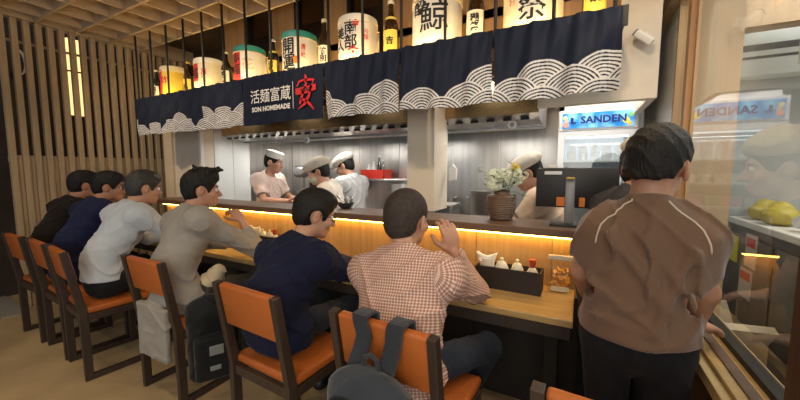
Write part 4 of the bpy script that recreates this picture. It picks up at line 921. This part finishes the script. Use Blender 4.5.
    if cp_ == 'pillbox':
        o = MB().lathe([(.086, 0), (.092, .004), (.098, .062), (.092, .070), (.06, .074), (.001, .072)], 28).obj('hat', C['capm'], root, True); o.matrix_local = Matrix.Translation(Vector(hp((0, -.01, .05)))) @ Matrix((Hm @ rotm(0, -6, 0) * hsc).tolist()).to_4x4()
    if cp_ == 'tall':
        S = SDF(); S.ell(hp((0, -.01, .085)), hr(.098, .112, .062), Hm, k=.02); S.cone(hp((0, -.01, .06)), hp((0, -.01, .075)), .09, .094, k=.02); S.cut(hp((0, 0, .045)), Hm @ np.array((0, 0, -1.))); S.wob(folds(.005, 60)); link('cap', S.mesh('cap', C['capm'], .007), root)
    if C.get('mask'):
        S = SDF(); S.ell(hp((0, .036, -.055)), hr(.064, .066, .056), Hm); S.ell(hp((0, .10, -.045)), hr(.022, .02, .03), Hm, k=.02); S.cut(hp((0, .028, 0)), Hm @ np.array((0, -1., 0))); S.cut(hp((0, 0, -.012)), Hm @ np.array((0, 0, 1.)))
        link('face_mask', S.mesh('face_mask', C['mask'], .007), root)
        for s in (-1, 1): MB().tube([hp((s * .062, .04, -.03)), hp((s * .082, .0, .0025)), hp((s * .084, -.014, -.0))], .0016, 5).obj('mask_loop', C['mask'], root)
    return root, so, hp
def seated(head, neck, armL, armR, hrot=(0, 0, 0), **kw):
    d = dict(pel=(0, -.055, .618), head=head, neck=neck, armL=armL, armR=armR, hrot=hrot, kneeL=(-.11, .40, .585), ankL=(-.10, .38, .12), kneeR=(.11, .40, .585), ankR=(.10, .36, .12)); d.update(kw); return d
def check_mat(name, c1, c2, c3, freq):
    m = bpy.data.materials.new(name); m.use_nodes = True; nt = m.node_tree; N = nt.nodes; L = nt.links; b = N['Principled BSDF']; b.inputs['Roughness'].default_value = .85
    a = N.new('ShaderNodeAttribute'); a.attribute_name = 'weave'; sp_ = N.new('ShaderNodeSeparateXYZ'); L.new(a.outputs['Vector'], sp_.inputs[0])
    st = []
    for i in (0, 1):
        mu = N.new('ShaderNodeMath'); mu.operation = 'MULTIPLY'; mu.inputs[1].default_value = freq; L.new(sp_.outputs[i], mu.inputs[0])
        fr_ = N.new('ShaderNodeMath'); fr_.operation = 'FRACT'; L.new(mu.outputs[0], fr_.inputs[0]); gt = N.new('ShaderNodeMath'); gt.operation = 'GREATER_THAN'; gt.inputs[1].default_value = .58; L.new(fr_.outputs[0], gt.inputs[0]); st.append(gt)
    ad = N.new('ShaderNodeMath'); L.new(st[0].outputs[0], ad.inputs[0]); L.new(st[1].outputs[0], ad.inputs[1])
    hf = N.new('ShaderNodeMath'); hf.operation = 'MULTIPLY'; hf.inputs[1].default_value = .5; L.new(ad.outputs[0], hf.inputs[0])
    r = N.new('ShaderNodeValToRGB'); e = r.color_ramp.elements; e[0].color = (*c1, 1); e[1].color = (*c3, 1); n = r.color_ramp.elements.new(.5); n.color = (*c2, 1); L.new(hf.outputs[0], r.inputs[0]); L.new(r.outputs[0], b.inputs['Base Color']); return m
black_p = fabric('black_trousers', (.014, .014, .016), .2); jeans = fabric('dark_jeans', (.022, .028, .042), .25)
# --- A: check shirt
chk = check_mat('brown_check', (.34, .15, .10), (.50, .31, .24), (.70, .60, .52), 88)
human('man in brown and white checked shirt with cropped hair, hand raised to face', (-.63, 1.20, 0), 0,
      seated((-.065, .165, 1.195), (-.035, .075, 1.04), ((-.36, .26, .83), (-.22, .50, .818), (.2, 1, 0), (0, 0, -1), 9), ((.195, .43, .815), (.098, .335, 1.025), (-.14, -.12, 1), (-.7, .7, 0), 40), (-8, -4, 3), shw=.18, shdrop=.075, hsc=1.13, wide=1.2, shfwd=.02, waist=(0, -.04, .78), hands=1.15, kneeR=(.27, .37, .57), kneeL=(-.15, .40, .585)),
      dict(shirt=chk, sleeve='l', collar=chk, weave=True, pants=jeans, hem=.50, infl=.016, fold=.014, ff=28, hair=dict(t=.0035, line=.115, mat=mat('buzz_hair', (.035, .024, .018), .75, var=.35, vscale=50, bump=.2, bscale=300)), belly=.01), .0062)
# --- B: navy t-shirt
navy_m = fabric('navy_cotton', (.012, .014, .036), .15)
human('man in navy t-shirt and glasses bent over the counter', (-1.33, 1.21, 0), 0,
      seated((.005, .235, 1.17), (-.03, .115, 1.01), ((-.30, .30, .80), (-.12, .52, .818), (.5, .8, 0), (0, 0, -1), 9), ((.20, .33, .83), (.22, .56, .818), (-.1, 1, 0), (0, 0, -1), 9), (-36, -16, 0), tyaw=-6, wide=1.22, shw=.185, shdrop=.07, hsc=1.1, waist=(-.02, -.07, .77)),
      dict(shirt=navy_m, sleeve='s', pants=jeans, hem=.50, infl=.016, fold=.015, slen=.8, srad=.07, hair=dict(t=.014, top=.006, amp=.005), glasses=True), .0070)
# --- C: long grey shirt
grey_sh = fabric('grey_linen', (.31, .29, .255), .06)
human('man in long pale grey shirt with hand at mouth and tousled hair', (-2.27, 1.24, 0), 0,
      seated((-.06, .17, 1.285), (-.065, .07, 1.125), ((-.28, .28, .87), (-.15, .48, .818), (.4, .9, 0), (0, 0, -1), 9), ((.175, .41, .835), (.09, .36, 1.055), (-.6, -.12, .62), (-.5, .2, -.6), 55), (-30, -3, 0), tyaw=-8, wide=1.08, waist=(-.03, -.06, .80), shw=.178),
      dict(shirt=grey_sh, sleeve='l', llen=.72, collar=grey_sh, pants=fabric('olive_trousers', (.05, .045, .035), .2), hem=.27, tail=((.005, -.213, .43), (.160, .019, .17)), infl=.018, fold=.010, ff=24,
           hair=dict(t=.016, top=.022, amp=.007, tufts=[((.02, .06, .12), (.02, .115, .135), .022, .010), ((-.02, .05, .125), (-.04, .10, .15), .02, .009), ((.05, .03, .115), (.075, .06, .135), .018, .0025), ((0, -.03, .13), (.0, -.05, .155), .02, .009), ((.045, -.04, .11), (.07, -.06, .13), .018, .0025)])), .0068)
# --- D: light blue shirt
human('man in light blue shirt sitting with arms on the counter', (-3.04, 1.14, 0), 0,
      seated((-.02, .25, 1.28), (-.03, .145, 1.125), ((-.24, .36, .84), (-.12, .58, .818), (.4, .9, 0), (0, 0, -1), 9), ((.24, .40, .84), (.14, .60, .818), (-.3, .9, 0), (0, 0, -1), 9), (-12, -8, 0), waist=(-.02, -.04, .80), wide=1.02),
      dict(shirt=fabric('pale_blue_cotton', (.50, .55, .60), .04), sleeve='l', collar=MATS['pale_blue_cotton'], pants=black_p, hem=.635, infl=.014, fold=.013, hair=dict(t=.012, top=.006, mat=mat('greying_hair', (.03, .028, .026), .5, var=.5, vscale=70, bump=.4, bscale=140))), .0085)
# --- E: navy polo with glasses
human('man in dark blue shirt and glasses near the slatted screen', (-3.64, 1.15, 0), 0,
      seated((-.07, .26, 1.27), (-.06, .15, 1.12), ((-.22, .36, .84), (-.10, .58, .818), (.4, .9, 0), (0, 0, -1), 9), ((.22, .40, .84), (.10, .60, .818), (-.3, .9, 0), (0, 0, -1), 9), (-30, -6, 0), waist=(-.02, -.04, .80)),
      dict(shirt=fabric('royal_navy', (.016, .020, .058), .15), sleeve='s', collar=MATS['royal_navy'], pants=black_p, hem=.555, infl=.014, hair=dict(t=.012, top=.008), glasses=True, skin=skin2_m), .009)
# --- F: dark brown shirt
human('man in dark brown shirt partly hidden beside the slatted screen', (-4.19, 1.17, 0), 0,
      seated((-.02, .24, 1.275), (-.03, .13, 1.12), ((-.22, .36, .84), (-.10, .60, .818), (.4, .9, 0), (0, 0, -1), 9), ((.22, .40, .84), (.10, .60, .818), (-.3, .9, 0), (0, 0, -1), 9), (-8, -8, 0), waist=(-.02, -.04, .80)),
      dict(shirt=fabric('dark_brown_cotton', (.02, .014, .012), .2), sleeve='l', pants=black_p, hem=.555, infl=.014, hair=dict(t=.014, top=.008), skin=skin2_m), .010)
# --- G: standing man
brown = fabric('taupe_knit', (.15, .088, .056), .06, .8, .25, 9, .3)
def standing(head, neck, armL, armR, hrot=(0, 0, 0), pel=(0, 0, .88), **kw):
    d = dict(pel=pel, head=head, neck=neck, armL=armL, armR=armR, hrot=hrot, kneeL=(-.10, .04, .48), ankL=(-.11, .0, .09), kneeR=(.10, .04, .48), ankR=(.11, .0, .09)); d.update(kw); return d
gr, gso, ghp = human('standing man in taupe polo with beige piping and black trousers', (.195, 1.36, 0), 0,
      standing((.025, .015, 1.43), (.005, -.02, 1.285), ((-.175, .03, 1.05), (-.155, .13, .94), (.25, .6, -.6), (1, 0, 0), 30), ((.170, .02, 1.03), (.165, .07, .90), (.35, .5, -.16), (0, 0, -1), 14), (-28, -2, 4), shw=.108, shdrop=.078, hsc=1.0, wide=1.0, pel=(-.005, .0, .86), kneeL=(-.075, .03, .48), kneeR=(.075, .03, .48), ankL=(-.08, 0, .09), ankR=(.08, 0, .09), chest=(0, -.005, 1.14), waist=(-.005, .0, .99)),
      dict(shirt=brown, sleeve='s', slen=.74, srad=.052, r0=.048, collar=None, pants=black_p, hem=.865, hemn=(.02, 0, -1), infl=.016, fold=.016, ff=21, ph=.6, fdir=(1.1, .3, 1.0), belly=.02,
           ridges=[((-.10, -.125, 1.22), (.06, -.150, 1.00), .014, .010), ((-.02, -.12, 1.22), (.12, -.140, 1.02), .012, .0025), ((.10, -.12, 1.18), (.02, -.15, .93), .010, .010), ((-.15, -.10, 1.05), (.0, -.15, .95), .012, .0025), ((-.16, -.10, .95), (.02, -.14, .92), .010, .0025)],
           hair=dict(t=.015, top=.012, amp=.006, nape=-.03), skin=skin2_m), .0068)
dg = bpy.context.evaluated_depsgraph_get()
bvh = BVHTree.FromPolygons([v.co[:] for v in gso.data.vertices], [p.vertices[:] for p in gso.data.polygons])
pip = mat('beige_piping', (.55, .47, .36), .7)
for s in (-1, 1):
    raw = [(.05, -.06, 1.33), (.08, -.075, 1.31), (.11, -.085, 1.285), (.132, -.09, 1.25), (.142, -.09, 1.21), (.146, -.085, 1.17)]; pts = []
    dense = []
    for i in range(len(raw) - 1):
        for f in (0, .25, .5, .75): dense.append([raw[i][j] + (raw[i + 1][j] - raw[i][j]) * f for j in range(3)])
    for p in dense:
        q, nrm, _, _ = bvh.find_nearest(Vector((p[0] * s, p[1] - .02, p[2]))); pts.append(q + nrm * .001)
    MB().tube(pts, .0028, 6).obj('piping', pip, gr, 'all')
# --- H: man in dark shirt and tan cap, seen as a reflection in the glass
human('man in dark shirt and tan cap leaning towards the glass', (.10, 1.765, 0), -62,
      standing((-.05, .235, 1.43), (-.02, .13, 1.285), ((-.125, .10, 1.06), (-.05, .16, .92), (.1, 1, -.1), (0, 0, -1), 25), ((.13, .14, 1.06), (.06, .20, .92), (-.1, 1, -.1), (0, 0, -1), 25), (-20, -6, 0), shw=.125, wide=.92, pel=(0, .04, .86)),
      dict(shirt=fabric('charcoal_cotton', (.04, .04, .045), .15), sleeve='s', pants=black_p, hem=.8, infl=.012, hair=dict(t=.008), cap='tall', capm=fabric('tan_cap', (.6, .52, .36), .1)), .0085)
# --- chefs
chef_w = fabric('chef_pink_white', (.66, .52, .46), .04); chef_g = fabric('chef_grey_white', (.50, .51, .52), .05); cap_c = fabric('cream_cap', (.58, .52, .43), .05); hat_w = fabric('white_hat', (.78, .77, .75), .03)
rk = dict(pants=black_p, sleeve='s', infl=.02, hem=.62)
human('chef in pinkish white jacket and low white hat', (-3.32, 2.82, 0), -78,
      standing((-.0, .09, 1.515), (0, .01, 1.345), ((-.24, .12, 1.08), (-.08, .36, 1.06), (.2, 1, 0), (0, 0, -1), 30), ((.24, .12, 1.08), (.10, .38, 1.06), (-.2, 1, 0), (0, 0, -1), 30), (10, -14, 0)),
      dict(shirt=chef_w, collar=mat('red_collar', (.5, .05, .04), .7), cap='pillbox', capm=hat_w, hair=dict(t=.004), **rk), .0085)
human('chef in cream jacket with flat cap and face mask', (-2.19, 2.645, 0), 118,
      standing((.0, .14, 1.405), (0, .04, 1.255), ((-.165, .11, 1.05), (-.06, .24, 1.15), (.5, .8, 0), (0, 0, -1), 25), ((.20, .12, 1.04), (.10, .32, 1.14), (-.3, 1, 0), (0, 0, -1), 25), (8, -16, 0), pel=(0, -.04, .84)),
      dict(shirt=fabric('chef_cream', (.66, .60, .52), .04), collar=MATS['chef_cream'], cap='flat', capm=cap_c, mask=mat('mask_green', (.42, .45, .36), .8), hair=dict(t=.004), **rk), .0085)
human('chef in grey white jacket and flat cap turned away', (-2.30, 3.15, 0), 84,
      standing((.0, .13, 1.47), (0, .03, 1.31), ((-.20, .16, 1.05), (-.10, .36, 1.0), (.3, 1, 0), (0, 0, -1), 30), ((.215, .06, 1.04), (.17, .28, .98), (-.1, 1, 0), (0, 0, -1), 30), (22, -22, 0), wide=1.05),
      dict(shirt=chef_g, collar=chef_g, cap='flat', capm=fabric('grey_cap', (.5, .47, .42), .05), hair=dict(t=.004), **rk), .0085)
human('chef in beige jacket and cream cap bending behind the till monitor', (-.17, 2.70, 0), 82,
      standing((.0, .19, 1.40), (0, .07, 1.255), ((-.25, .22, 1.02), (-.12, .40, 1.0), (.3, 1, 0), (0, 0, -1), 30), ((.25, .18, 1.02), (.12, .38, 1.0), (-.3, 1, 0), (0, 0, -1), 30), (20, -24, 0), pel=(0, -.06, .84)),
      dict(shirt=fabric('chef_beige', (.58, .44, .33), .05), cap='flat', capm=cap_c, hair=dict(t=.004), **rk), .009)
